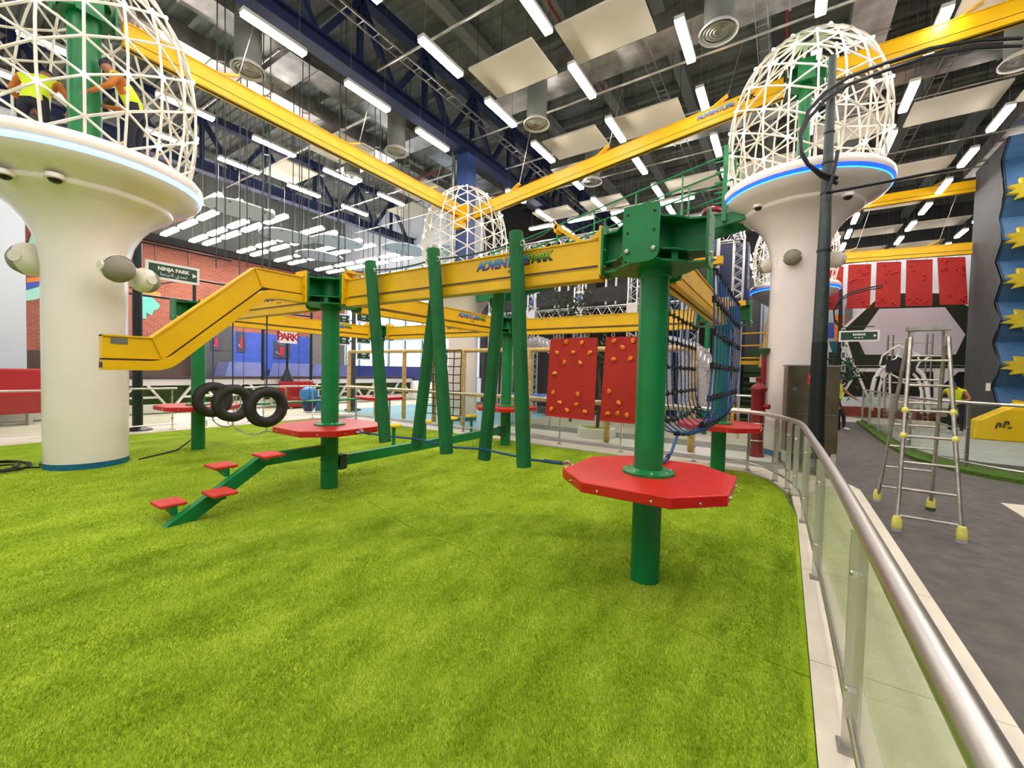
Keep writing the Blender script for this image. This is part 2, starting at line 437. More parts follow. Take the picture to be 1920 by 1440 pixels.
# kerb stones round the turf
def kerb_piece(poly, z=0.012): return struct('kerb_stone', slab(poly, -0.04, z), 'kerb', parent=floor)
ys = [-9, -6.5, -4.6, -3.1, -1.75, -0.4, 0.95, 2.3]
for a, b in zip(ys[:-1], ys[1:]): kerb_piece([(1.034, a + 0.003), (1.82, a + 0.003), (1.82, b - 0.003), (1.034, b - 0.003)])
kerb_piece([(1.034, 2.303), (1.82, 2.303), (1.82, 4.45), (1.72, 4.75), (1.1, 4.2), (0.98, 3.8), (1.01, 3.0), (1.034, 2.55)])
kerb_piece([(1.1, 4.206), (1.715, 4.76), (0.9, 5.35), (0.42, 4.68), (0.7, 4.34), (0.94, 3.68)])
xs = [0.36, -1.0, -2.4, -3.8, -5.2, -6.6, -8.0, -9.4, -10.6]
for a, b in zip(xs[:-1], xs[1:]): kerb_piece([(b + 0.003, 4.7), (a - 0.003, 4.7), (a - 0.003 + (0.5 if a > 0 else 0), 5.25), (b + 0.003, 5.25)], 0.008)
for a in range(9): kerb_piece([(-11.75, -8.0 + a * 1.4), (-11.21, -8.0 + a * 1.4), (-11.21, -6.606 + a * 1.4), (-11.75, -6.606 + a * 1.4)], 0.008)
def strip(x0, x1, y0, y1, m, z=-0.03): struct('floor_strip', slab([(x0, y0), (x1, y0), (x1, y1), (x0, y1)], -0.045, z), m, parent=floor)
strip(-11.7, 0.9, 5.26, 6.05, 'grey_floor'); strip(-6.4, 0.7, 6.06, 7.0, 'pale_floor'); strip(-6.4, 0.6, 7.01, 7.9, 'grey_floor'); strip(-6.4, 0.6, 7.91, 12, 'beige_floor')
strip(-13.4, -6.41, 6.06, 11, 'blue_floor'); strip(-15.9, -11.76, -9, 6.05, 'beige_floor'); strip(-23.4, -15.91, -9, 13.5, 'beige_floor'); strip(-15.9, -13.41, 6.06, 13.5, 'pale_floor')
strip(2.2, 6.0, 16.9, 19.4, 'beige_floor', -0.025)
struct('floor_strip', slab([(3.34, 4.3), (6.5, 4.3), (6.5, 5.6), (3.36, 5.05)], -0.045, -0.028), 'kerb', parent=floor)
# walls
HC = 11.0
w = struct('wall_left', MB().box((-23.65, 2.3, 3.65), (0.3, 22.6, 7.3)), 'brick_wall')
w = struct('wall_left_upper', MB().box((-23.65, 2.3, 9.2), (0.3, 22.6, 3.7)), 'ceiling_dark')
w = struct('trim_1', MB().box((-23.4, 2.3, 7.3), (0.3, 22.6, 0.35)), 'dark_wall')
w = struct('wall_left_base', MB().box((-23.46, 2.3, 1.0), (0.08, 22.5, 2.0)), 'brown_wall')
w = struct('wall_left_pale', MB().box((-17.5, -5.6, 4.2), (1.0, 9.2, 8.4)), 'pale_wall')
w = struct('wall_back', MB().box((1, 28.15, 5.5), (26, 0.3, 11)), 'grey_wall')
wm = struct('wall_mural', MB().box((5.3, 19.65, 3.1), (13.0, 0.3, 6.3)), 'grey_wall')
w = struct('wall_return', MB().box((-12.1, 20.9, 5.5), (0.3, 14.6, 11)), 'dark_wall')
w = struct('wall_right', MB().box((13.1, 9.3, 5.5), (0.3, 38, 11)), 'grey_wall')
w = struct('wall_front', MB().box((-5, -9.6, 5.5), (37, 0.3, 11)), 'pale_wall')
# window wall
wy = 13.6
wb = MB(); wb.box((-17.8, wy + 0.1, 0.6), (11.4, 0.3, 1.2)); wb.box((-17.8, wy + 0.1, 9.3), (11.4, 0.3, 3.6))
struct('wall_window_side', wb, 'pale_wall')
k = 0
for i in range(8):
    x0 = -23.4 + i * 1.4
    for (z0, z1) in ((1.2, 3.3), (3.3, 5.4), (5.4, 7.5)):
        k += 1
        wn = bpy.data.objects.new('window_%d' % k, None); COL.objects.link(wn); wn.location = (x0 + 0.7, wy, z0); wn['kind'] = 'structure'
        f = MB()
        for xx in (x0 + 0.035, x0 + 1.365): f.box((xx, wy, (z0 + z1) / 2), (0.07, 0.1, z1 - z0))
        for zz in (z0 + 0.035, z1 - 0.035): f.box((x0 + 0.7, wy, zz), (1.26, 0.1, 0.07))
        f.build('window_frame', 'mullion', wn)
        MB().box((x0 + 0.7, wy, (z0 + z1) / 2), (1.26, 0.012, z1 - z0 - 0.14)).build('pane', 'window_glass', wn)
# pale tower block outside the windows
tb = thing('tower_block', 'pale hazy apartment tower outside the far windows', 'building', (-26, 52, -10))
MB().box((-26, 52, 14), (13, 8, 48)).build('wall', 'building_far', tb)
pw = MB().box((0, 0, 0), (1.1, 0.2, 1.3)).mesh('far_window', 'building_far_win')
for i in range(6):
    for j in range(12):
        o = bpy.data.objects.new('window', pw); COL.objects.link(o); o.parent = tb; o.location = (-5.2 + i * 2.1, -4.05, 9 + j * 2.6)

# ceiling deck with ribs, purlins
c = MB(); n = 125; y0, y1 = -9.5, 28.2
vs = []; fs = []
for i in range(n + 1):
    y = y0 + (y1 - y0) * i / n
    for dy, dz in ((0, 0), (0.1, 0), (0.14, 0.05), (0.26, 0.05)):
        vs += [(-23.5, y + dy, HC + dz), (13, y + dy, HC + dz)]
for i in range(len(vs) // 2 - 1): fs.append((2 * i, 2 * i + 2, 2 * i + 3, 2 * i + 1))
c.add(vs, fs); c.box((-5.2, 9.3, HC + 0.2), (37.5, 38.5, 0.1))
ceil = struct('ceiling', c, 'ceiling_dark')
pm = MB().box((0, 0, 0), (36.4, 0.12, 0.22)).mesh('purlin', 'ceiling_dark')
for i in range(19):
    o = bpy.data.objects.new('purlin', pm); COL.objects.link(o); o.parent = ceil; o.location = (-5.2, -8 + i * 1.9, HC - 0.12)
pm = MB().box((0, 0, 0), (0.3, 37, 0.3)).mesh('roof_beam', 'ceiling_dark')
for x in (-20.5, -13.6, -10.9, -6.6, -4.2, -2.05, 0.1, 2.1, 4.0, 6.0, 9.0):
    o = bpy.data.objects.new('roof_beam', pm); COL.objects.link(o); o.parent = ceil; o.location = (x, 9.2, HC - 0.36)

# navy steel trusses
def truss(X, label, y0=-9, y1=28, zb=8.55):
    t = thing('roof_truss', label, 'truss', (X, y0, zb), group='navy roof trusses')
    MB().box((X, (y0 + y1) / 2, zb + 0.02), (0.36, y1 - y0, 0.05)).box((X, (y0 + y1) / 2, zb + 0.18), (0.1, y1 - y0, 0.32)).box((X, (y0 + y1) / 2, zb + 0.35), (0.36, y1 - y0, 0.05)).build('bottom_chord', 'navy', t)
    MB().box((X, (y0 + y1) / 2, 10.55), (0.3, y1 - y0, 0.25)).build('top_chord', 'navy', t)
    y = y0 + 0.4; k = 0
    while y < y1 - 2.1:
        m = MB().bar((X, y, zb + 0.35), (X, y + 1.05, 10.45), 0.14, 0.14, (1, 0, 0)); m.build('diagonal', 'navy', t)
        m = MB().bar((X, y + 2.1, zb + 0.35), (X, y + 1.05, 10.45), 0.14, 0.14, (1, 0, 0)); m.build('diagonal', 'navy', t)
        MB().box((X, y + 1.05, 9.6), (0.12, 0.12, 1.7)).build('upright', 'navy', t)
        y += 2.15
truss(-8.0, 'navy steel roof truss running over the central white tower')
truss(-17.0, 'navy steel roof truss over the trampoline side of the hall', y1=13.4)
bc = thing('steel_column', 'navy square steel column rising out of the central caged tower', 'column', (-8.0, 7.25, 0))
MB().box((-8.0, 7.25, 6.5), (0.44, 0.44, 4.1)).build('shaft', 'navy_col', bc)
MB().box((-8.0, 7.25, 8.53), (0.62, 0.62, 0.05)).build('cap_plate', 'navy', bc)
MB().tube((-8.33, 7.0, 5.0), (-8.33, 7.0, 8.6), 0.06, n=10).build('downpipe', 'galv', bc, True)

# ------------------------------------------------------------------ ceiling lights
def light_proto(name, L, axis, label, group, up=2.9):
    d = (0.17, L, 0.07) if axis == 'y' else (L, 0.17, 0.07)
    t = thing(name, label, 'light', group=group)
    MB().box((0, 0, 0.055), d).build('housing', 'housing', t, local=True)
    d2 = (0.15, L - 0.03, 0.05) if axis == 'y' else (L - 0.03, 0.15 if L < 1.4 else 0.2, 0.05)
    MB().box((0, 0, -0.006), d2).build('diffuser', 'tube', t, local=True)
    e = L / 2 - 0.12
    for q in (-e, e):
        p = (0, q, 0.09) if axis == 'y' else (q, 0, 0.09)
        MB().tube(p, (p[0], p[1], 0.09 + up), 0.006, n=5).build('suspension_wire', 'steel_dull', t, local=True)
    return t
LBL = 'white linear lamp hung lengthwise in the long rows above the climbing course'
l0 = light_proto('linear_lamp', 1.2, 'y', LBL, 'linear lamps in long rows over the hall')
first = True
for X in (-14.05, -11.87, -7.93, -5.28, -3.1, -0.97, 1.15, 2.97, 5.0, 7.0):
    for k in range(-4, 13):
        y = 0.42 + 0.6 + 2.152 * k
        if y > 27 or (X < -11 and y > 8): continue
        if X in (-7.93,) and 6.2 < y < 8.4: continue
        if X == -7.93: xx = -7.62
        else: xx = X
        if first: l0.location = (xx, y, 8.0); first = False
        else: tree_copy(l0, (xx, y, 8.0))
l1 = light_proto('linear_lamp', 1.2, 'x', 'white linear lamp hung crosswise above the black rope-course scaffold', 'crosswise lamps over the rope course')
first = True
for X in (-8.4, -6.5, -4.6, -2.7):
    for y in (12.9,):
        if first: l1.location = (X, y, 8.0); first = False
        else: tree_copy(l1, (X, y, 8.0))
l2 = light_proto('linear_lamp', 1.42, 'x', 'white linear lamp in the dense rows above the trampolines by the brick wall', 'dense lamp rows over the trampolines', 3.93)
first = True
for y in (2.75, 3.35, 4.35, 4.85, 6.25, 6.85, 8.0, 8.7, 10.2, 10.9):
    for k in range(4):
        X = -20.55 + 1.82 * k
        if first: l2.location = (X, y, 7.0); first = False
        else: tree_copy(l2, (X, y, 7.0))
# beige acoustic panels
def panel_proto(w, d, label, group):
    t = thing('acoustic_baffle', label, 'ceiling panel', group=group)
    MB().box((0, 0, 0), (w, d, 0.05)).build('board', 'ceiling_panel', t, local=True)
    for a in (-1, 1):
        for b in (-1, 1): MB().tube((a * w * 0.4, b * d * 0.4, 0.025), (a * w * 0.4, b * d * 0.4, 2.57), 0.006, n=5).build('hanger', 'black', t, local=True)
    return t
p0 = panel_proto(1.66, 1.16, 'beige rectangular acoustic panel hanging flat between the lamp rows', 'beige acoustic panels')
spots = [(-4.55, 4.72), (-2.36, 4.72), (-4.6, 8.2), (-2.43, 8.2), (-7.65, 12.8), (-5.45, 12.8), (-2.13, 12.65), (2.1, 11.4), (4.1, 11.4), (2.1, 15.2), (4.1, 15.2), (4.1, 7.7), (6.1, 11.4),
         (-11.0, 4.75), (-14.0, 4.75), (-11.0, 8.2), (0.1, 12.6), (0.1, 16.2), (-4.55, 16.4), (-2.3, 16.4), (-7.6, 16.4), (2.1, 22), (4.1, 22), (6.2, 22), (2.1, 25.5), (4.1, 25.5), (6.2, 25.5), (-12.9, 9.4), (2.0, 18.2), (4.1, 18.2)]
for i, (x, y) in enumerate(spots):
    if i == 0: p0.location = (x, y, 8.42)
    else: tree_copy(p0, (x, y, 8.42))
# pale blue rounded clouds
def cloud_shape(a, b):
    return [(a * math.copysign(abs(math.cos(t)) ** 0.8, math.cos(t)), b * math.copysign(abs(math.sin(t)) ** 0.8, math.sin(t)), 0) for t in [2 * PI * k / 28 for k in range(28)]]
cl0 = thing('acoustic_cloud', 'pale blue rounded acoustic cloud hanging below the trampoline lamps', 'ceiling panel', group='rounded acoustic clouds')
MB().prism(cloud_shape(0.78, 0.95), (0, 0, 0.04)).build('board', 'cloud', cl0, local=True)
for a, b in ((-0.5, -0.5), (0.5, -0.5), (-0.5, 0.5), (0.5, 0.5)):
    MB().tube((a, b, 0.04), (a, b, 4.54), 0.006, n=5).build('hanger', 'black', cl0, local=True)
    MB().tube((a, b, -0.01), (a, b, 0.0), 0.04, n=8).build('fixing', 'black_metal', cl0, local=True)
for i, (x, y) in enumerate([(-14.9, 5.2), (-13.9, 6.6), (-13.6, 3.0), (-12.3, 8.6), (-10.9, 9.6), (-16.4, 7.4)]):
    if i == 0: cl0.location = (x, y, 6.45)
    else: tree_copy(cl0, (x, y, 6.45))
# ducts
def duct_rect(p, q, w, h, label):
    t = thing('air_duct', label, 'duct', p, group='galvanised air ducts')
    p, q = Vector(p), Vector(q); L = (q - p).length; n = max(1, int(L / 1.3)); d = (q - p) / n
    for i in range(n): MB().bar(p + d * (i + 0.005), p + d * (i + 0.995), w, h).build('duct_section', 'galv', t)
    for i in range(1, n): MB().bar(p + d * (i - 0.015), p + d * (i + 0.015), w + 0.06, h + 0.06).build('flange', 'steel_dull', t)
duct_rect((-9.6, -8, 9.3), (-9.6, 12.5, 9.3), 0.7, 0.4, 'long galvanised rectangular duct beside the navy truss')
duct_rect((-10.8, -3, 8.9), (-10.8, 6.5, 8.9), 0.55, 0.4, 'galvanised rectangular duct left of the truss over the yellow track')
duct_rect((-13.2, 6.3, 9.0), (-8.4, 6.3, 9.0), 0.6, 0.35, 'galvanised cross duct meeting the navy truss')
duct_rect((-12.4, 2.4, 9.1), (-9.0, 2.4, 9.1), 0.7, 0.4, 'short galvanised cross duct over the hanging cables')
duct_rect((-6.4, 6.6, 9.3), (3.5, 6.6, 9.3), 0.8, 0.4, 'galvanised cross duct above the beige panels')
duct_rect((-6.6, 10.6, 9.2), (7.5, 10.6, 9.2), 0.6, 0.4, 'far galvanised cross duct behind the right caged tower')
duct_rect((-0.4, -2, 9.2), (-0.4, 5.4, 9.2), 0.55, 0.3, 'galvanised duct running to the round diffuser')
duct_rect((2.1, 2, 9.3), (2.1, 18, 9.3), 0.7, 0.4, 'galvanised duct over the right-hand walkway')
duct_rect((6.2, 4, 9.0), (6.2, 18, 9.0), 0.6, 0.4, 'galvanised duct above the spiked climbing tower')
duct_rect((-4.2, -3, 9.4), (-4.2, 3.6, 9.4), 0.5, 0.3, 'galvanised duct right of the navy truss')
def round_diff(x, y, label):
    t = thing('ceiling_diffuser', label, 'air vent', (x, y, 7.9), group='round drum diffusers')
    MB().lathe([(0.26, 8.05), (0.26, 9.3)], 20, (x, y, 0)).build('drum', 'ceiling_dark', t, True)
    MB().lathe([(0.0, 8.12), (0.27, 8.08), (0.34, 8.02), (0.34, 8.06), (0.27, 8.14), (0.0, 8.14)], 24, (x, y, 0)).build('rim', 'housing', t, True)
    for r in (0.08, 0.14, 0.2, 0.26): MB().torus((x, y, 8.05), (0, 0, 1), r, 0.012, 24, 5).build('ring', 'steel_dull', t, True)
for x, y, l in ((-0.42, 5.47, 'round white diffuser on a drum at the top beside the lamp'), (-4.79, 6.22, 'round white diffuser on a drum between beige panels'), (-9.05, 5.26, 'round diffuser on a drum left of the central navy column'), (-9.19, 1.24, 'round diffuser above the left yellow track'), (-11.69, 5.63, 'round diffuser behind the hanging cables'), (-4.83, 10.03, 'round diffuser under the overhead yellow track'), (2.3, 13.0, 'round diffuser over the right walkway'), (4.6, 9.4, 'round diffuser right of the right caged tower')): round_diff(x, y, l)
# cable trays, pipes
def tray(x, y0, y1, z, label):
    t = thing('cable_tray', label, 'cable tray', (x, y0, z), group='steel cable trays')
    for s in (-0.11, 0.11): MB().box((x + s, (y0 + y1) / 2, z), (0.015, y1 - y0, 0.05)).build('side_rail', 'galv', t)
    m = MB(); y = y0
    while y < y1: m.box((x, y, z - 0.02), (0.22, 0.02, 0.01)); y += 0.4
    o = m.build('rungs', 'galv', t, kind='stuff')
tray(-6.9, -8, 19, 8.9, 'thin cable tray just right of the navy truss'); tray(-11.5, -4, 12, 8.6, 'thin cable tray behind the hanging cables'); tray(-2.1, -6, 19, 9.0, 'thin cable tray over the middle of the hall'); tray(3.7, 0, 19, 8.9, 'thin cable tray over the right walkway'); tray(0.2, -4, 19, 8.85, 'thin cable tray between the two middle lamp rows')
def pipe(pts, r, m, label, name='ceiling_pipe'):
    o = MB().path(pts, r, 8).build(name, m, None, True); tag(o, label, 'pipe', 'ceiling pipes')
pipe([(-12, 11.6, 9.5), (9, 11.6, 9.5)], 0.05, 'red_pipe', 'dark red sprinkler main crossing behind the right caged tower')
pipe([(0.6, 2, 10.2), (0.6, 12, 10.2)], 0.04, 'red_pipe', 'dark red sprinkler branch running away beside the round diffuser')
pipe([(-13, 8.6, 9.2), (-9, 8.6, 9.2)], 0.04, 'red_pipe', 'dark red sprinkler branch behind the left yellow track')
pipe([(-4.0, 3.6, 10.1), (-4.0, 8.8, 10.1)], 0.03, 'red_pipe', 'dark red thin pipe above the beige panels')
for i, (y, z) in enumerate(((3.4, 8.75), (7.0, 8.8), (8.9, 8.7), (11.2, 8.7), (14.0, 8.6), (16.2, 8.5))):
    pipe([(-7.6, y, z), (8.5, y, z)], 0.03, 'galv', 'thin galvanised conduit crossing the hall, number %s from the camera' % ('first', 'second', 'third', 'fourth', 'fifth', 'sixth')[i], 'conduit')
for i, (y, z) in enumerate(((1.6, 8.5), (4.0, 8.3), (7.4, 8.2), (9.6, 8.2))):
    pipe([(-17, y, z), (-8.6, y, z)], 0.03, 'galv', 'thin galvanised conduit on the trampoline side, number %s from the camera' % ('first', 'second', 'third', 'fourth')[i], 'conduit')
# ------------------------------------------------------------------ the climbing course on the turf
S = 4.156
PB = {1: (0, 0), 2: (-S, 0), 4: (-2 * S, 0), 3: (0, S), 5: (-S, S), 6: (-2 * S, S)}
def rrect(w, z0, z1, r, n=5, rb=None):
    rb = r if rb is None else rb; out = []
    for cx, cz, a0, q in ((w / 2, z1, 0, r), (-w / 2, z1, 90, r), (-w / 2, z0, 180, rb), (w / 2, z0, 270, rb)):
        ox = cx - math.copysign(q, cx); oz = cz - q if cz == z1 else cz + q
        for k in range(n + 1):
            a = R(a0 + 90 * k / n); out.append((ox + q * math.cos(a), oz + q * math.sin(a)))
    return out
bolt_me = MB().tube((0, 0, 0), (0, 0, 0.012), 0.013, n=6).sphere((0, 0, 0.012), 0.011, 8, 4, (1, 1, 0.6)).mesh('bolt', 'bolt', True)
def bolt(parent, p, d, sc=1.0, name='bolt'):
    o = bpy.data.objects.new(name, bolt_me); COL.objects.link(o)
    q = Vector((0, 0, 1)).rotation_difference(Vector(d)); mw = q.to_matrix().to_4x4() @ Matrix.Scale(sc, 4); mw.translation = Vector(p)
    o.matrix_basis = mw; o.parent = parent; o.matrix_parent_inverse = base_inv(parent); return o
def course_post(k, label, sides, plates=True, plat_color='red'):
    x, y = PB[k]
    t = thing('course_post', label, 'post', (x, y, 0), group='green posts of the climbing course')
    MB().tube((x, y, -0.03), (x, y, 2.42), 0.108, n=32).build('post', 'green', t, True)
    # platform
    a, b = 0.585, 0.3
    oct_ = [(a, -b), (a, b), (b, a), (-b, a), (-a, b), (-a, -b), (-b, -a), (b, -a)]
    pl = MB().prism([(x + p, y + q, 0.765) for p, q in oct_], (0, 0, 0.075)).build('platform', plat_color, t)
    mod = pl.modifiers.new('bevel', 'BEVEL'); mod.width = 0.008; mod.segments = 2
    for p0, p1 in zip(oct_, oct_[1:] + oct_[:1]):
        d = Vector((p1[0] - p0[0], p1[1] - p0[1], 0)); nrm = Vector((d.y, -d.x, 0)).normalized()
        for f in ((0.2, 0.8) if d.length > 0.5 else (0.5,)):
            bolt(pl, Vector((x + p0[0], y + p0[1], 0.795)) + d * f, nrm, 0.8)
    MB().lathe([(0.108, 0.84), (0.195, 0.84), (0.195, 0.858), (0.16, 0.866), (0.118, 0.868), (0.108, 0.875)], 32, (x, y, 0)).build('floor_flange', 'green', t, True)
    for i in range(8):
        an = 2 * PI * (i + 0.5) / 8; bolt(t, (x + 0.165 * math.cos(an), y + 0.165 * math.sin(an), 0.86), (0, 0, 1), 0.8)
    # hub: drum, star plates, gussets, flange plates
    hub = MB().lathe([(0.0, 2.40), (0.135, 2.40), (0.135, 2.755), (0.0, 2.755)], 28, (x, y, 0)).build('hub_drum', 'green', t, True)
    def star(z, th, name):
        pts = []
        for i in range(4):
            c = PI / 2 * i
            pts += [(0.375, -0.085), (0.375, 0.085)]
            for f in (0.25, 0.5, 0.75): pts.append((0, 0))
        out = []
        for i in range(4):
            c = PI / 2 * i
            def rot(px, py): return (x + px * math.cos(c) - py * math.sin(c), y + px * math.sin(c) + py * math.cos(c))
            out += [rot(0.375, -0.085), rot(0.375, 0.085)]
            for an in (24, 34, 45, 56, 66): rr = 0.285; out.append(rot(rr * math.cos(R(an)), rr * math.sin(R(an))))
        MB().prism([(p, q, z) for p, q in out], (0, 0, th)).build(name, 'green', t)
    star(2.395, 0.014, 'hub_plate'); star(2.475, 0.014, 'hub_plate'); star(2.70, 0.014, 'hub_plate')
    MB().lathe([(0.108, 2.33), (0.125, 2.34), (0.125, 2.395), (0.108, 2.395)], 28, (x, y, 0)).build('collar', 'green', t, True)
    for i in range(4):
        c = R(45 + 90 * i); dx, dy = math.cos(c), math.sin(c)
        MB().box((x + 0.255 * dx, y + 0.255 * dy, 2.442), (0.012, 0.05, 0.066), Matrix.Rotation(c, 3, 'Z')).build('gusset', 'green', t)
    for s in sides:
        d = {'e': (1, 0), 'w': (-1, 0), 'n': (0, 1), 's': (0, -1)}[s]; ang = math.atan2(d[1], d[0])
        Rm = Matrix.Rotation(ang, 3, 'Z')
        MB().box(Vector((x, y, 2.595)) + Rm @ Vector((0.25, 0, 0)), (0.25, 0.012, 0.21), Rm).build('web_plate', 'green', t)
        big = 0.0
        poly = [Vector((x, y, 0)) + Rm @ Vector((0.372, py, 0)) + Vector((0, 0, pz)) for py, pz in rrect(0.25, 2.37, 2.76, 0.022, 5, 0.07)]
        fp = MB().prism(poly, Rm @ Vector((0.018, 0, 0))).build('flange_plate', 'green', t)
        free = s in plates if isinstance(plates, str) else False
        for iy, py in enumerate((-0.09, 0.09)):
            for iz, pz in enumerate((2.45, 2.575, 2.70)):
                p = Vector((x, y, pz)) + Rm @ Vector((0.39, py, 0))
                if free:
                    if iz == 0: bolt(fp, p, Rm @ Vector((1, 0, 0)), 1.25)
                    else:
                        q = p - Rm @ Vector((0.0, 0, 0)); e = Rm @ Vector((0.0015, 0, 0))
                        MB().tube(q, q + e, 0.011, n=12).build('bolt_hole', 'black', fp)
                else:
                    bolt(fp, p - Rm @ Vector((0.018, 0, 0)), Rm @ Vector((-1, 0, 0)), 0.8)
    return t
p1 = course_post(1, 'nearest thick green post with a red octagonal platform and a bolted hub', 'wesn', 'se')
p2 = course_post(2, 'green post above the red stepped stairs, carrying a red octagonal platform', 'wesn')
p4 = course_post(4, 'green post behind the hanging tyres, next to the left white tower', 'wesn', 'ws')
p3 = course_post(3, 'green post at the far end of the blue rope net', 'wesn', 'en')
p5 = course_post(5, 'green post at the far end of the low green balance beam', 'wesn', 'n')
p6 = course_post(6, 'farthest green post with a red platform in front of the pale blue floor', 'wesn', 'nw')

def beam_parts(t, a, b, axis, face_text=None, rivets=False, z0=2.36):
    # a, b: start and end along the axis; other coordinate fixed
    fx = t['fix']; mid = (a + b) / 2; L = b - a
    def P(u, w, z): return (u, fx + w, z) if axis == 'x' else (fx + w, u, z)
    def D(l, w, h): return (l, w, h) if axis == 'x' else (w, l, h)
    wb = MB().box(P(mid, 0, z0 + 0.222), D(L, 0.10, 0.21)).box(P(mid, 0, z0 + 0.325), D(L, 0.125, 0.012)).build('web', 'yellow', t)
    rl = MB().box(P(mid, 0, z0 + 0.088), D(L - 0.05, 0.135, 0.014))
    rl.box(P(mid, 0.062, z0 + 0.048), D(L - 0.05, 0.011, 0.09)).box(P(mid, -0.062, z0 + 0.048), D(L - 0.05, 0.011, 0.09))
    rl.box(P(mid, 0.04, z0 + 0.006), D(L - 0.05, 0.05, 0.011)).box(P(mid, -0.04, z0 + 0.006), D(L - 0.05, 0.05, 0.011))
    rl.build('rail', 'yellow', t)
    MB().box(P(mid, 0, z0 + 0.107), D(L - 0.1, 0.1, 0.022)).build('rail_spacer', 'brown_wall', t)
    for e, s in ((a, 1), (b, -1)):
        ep = MB().box(P(e + 0.011 * s, 0, z0 + 0.215), D(0.022, 0.225, 0.385)).build('end_plate', 'yellow', t)
        dv = Vector((s, 0, 0)) if axis == 'x' else Vector((0, s, 0))
        for w in (-0.085, 0.085):
            for z in (0.09, 0.215, 0.34): bolt(ep, P(e + 0.022 * s, w, z0 + z), dv, 0.8)
        m = MB()
        for w in (-0.085, 0.085):
            q0, q1, q2 = P(e + 0.02 * s, w, z0 + 0.33), P(e + 0.02 * s, w, z0 + 0.40), P(e + 0.12 * s, w * 0.7, z0 + 0.33)
            ex = (0, 0.008, 0) if axis == 'x' else (0.008, 0, 0)
            m.prism([q0, q1, q2], ex)
        m.build('stiffener', 'yellow', t)
    return wb
def logo(t, c, xdir, s=1.0, word=True):
    # c: centre of the lettering on the beam face
    xd = Vector(xdir); up = Vector((0, 0, 1)); n = xd.cross(up); c = Vector(c) + n * 0.001
    d = text('ADVENTURE', 0.118 * s, 'print_black', 'lettering_outline', t, c - xd * 0.125 * s + up * 0.015 * s, xd, up, 0.0004, bold=0.006 * s, spacing=0.82, shear=0.12)
    d = text('ADVENTURE', 0.118 * s, 'print_blue', 'lettering', t, c - xd * 0.125 * s + up * 0.015 * s + n * 0.001, xd, up, 0.0004, bold=0.0025 * s, spacing=0.82, shear=0.12)
    d = text('PARK', 0.112 * s, 'print_black', 'lettering_outline', t, c + xd * 0.275 * s + up * 0.02 * s, xd, up, 0.0004, bold=0.007 * s, spacing=0.85, shear=0.1)
    d = text('PARK', 0.112 * s, 'print_green', 'lettering', t, c + xd * 0.275 * s + up * 0.02 * s + n * 0.001, xd, up, 0.0004, bold=0.002 * s, spacing=0.85, shear=0.1)
    d = text('EMAAR', 0.036 * s, 'print_black', 'lettering', t, c + up * -0.065 * s, xd, up, 0.0004)
def course_beam(axis, fix, a, b, label, logo_at=None):
    loc = (a, fix, 2.36) if axis == 'x' else (fix, a, 2.36)
    t = thing('yellow_beam', label, 'beam', loc, group='yellow beams of the climbing course')
    t['fix'] = fix
    beam_parts(t, a, b, axis)
    del t['fix']
    if logo_at is not None:
        if axis == 'x': logo(t, (logo_at, fix - 0.0505, 2.585), (1, 0, 0))
        else: logo(t, (fix + 0.0505, logo_at, 2.585), (0, 1, 0))
    return t
H = 0.392
b12 = course_beam('x', 0, -S + H, -H, 'long front yellow beam with the logo half hidden by a green log', -1.265)
def bracket(t, p, q, w=0.1):
    m = MB().bar(p, q, w, 0.035); m.build('cable_bracket', 'yellow', t)
    MB().bar(Vector(q) - Vector((0, 0, 0.05)), Vector(q) + Vector((0, 0, 0.02)), w, 0.03, (1, 0, 0)).build('bracket_lug', 'yellow', t)
    d = (Vector(q) - Vector(p)).normalized()
    MB().torus(Vector(q) + d * 0.06, (0, 1, 0), 0.03, 0.007, 14, 6).build('shackle', 'chain', t, True)
bracket(b12, (-0.6, 0, 2.69), (-0.84, 0, 2.86)); bracket(b12, (-3.35, 0, 2.70), (-3.78, 0, 2.81))
b13 = course_beam('y', 0, H, S - H, 'yellow beam above the blue rope net, running away from the nearest post')
b25 = course_beam('y', -S, H, S - H, 'middle yellow beam running back from the post above the stairs', 2.9)
b53 = course_beam('x', S, -S + H, -H, 'far yellow beam from which the red climbing boards hang')
for u, z in ((-3.3, 2.66), (-3.05, 2.66), (-2.55, 2.66), (-2.3, 2.66), (-2.0, 2.66), (-1.75, 2.66), (-3.18, 2.58), (-2.42, 2.58), (-1.88, 2.58)): bolt(b53, (u, S - 0.051, z), (0, -1, 0), 0.9)
b24 = course_beam('x', 0, -2 * S + H, -S - H, 'yellow beam from which the three tyres hang', -5.35)
b46 = course_beam('y', -2 * S, H, S - H, 'farthest left yellow beam running behind the tyres', 2.84)
b56 = course_beam('x', S, -2 * S + H, -S - H, 'far left yellow beam behind the hanging logs', -5.45)
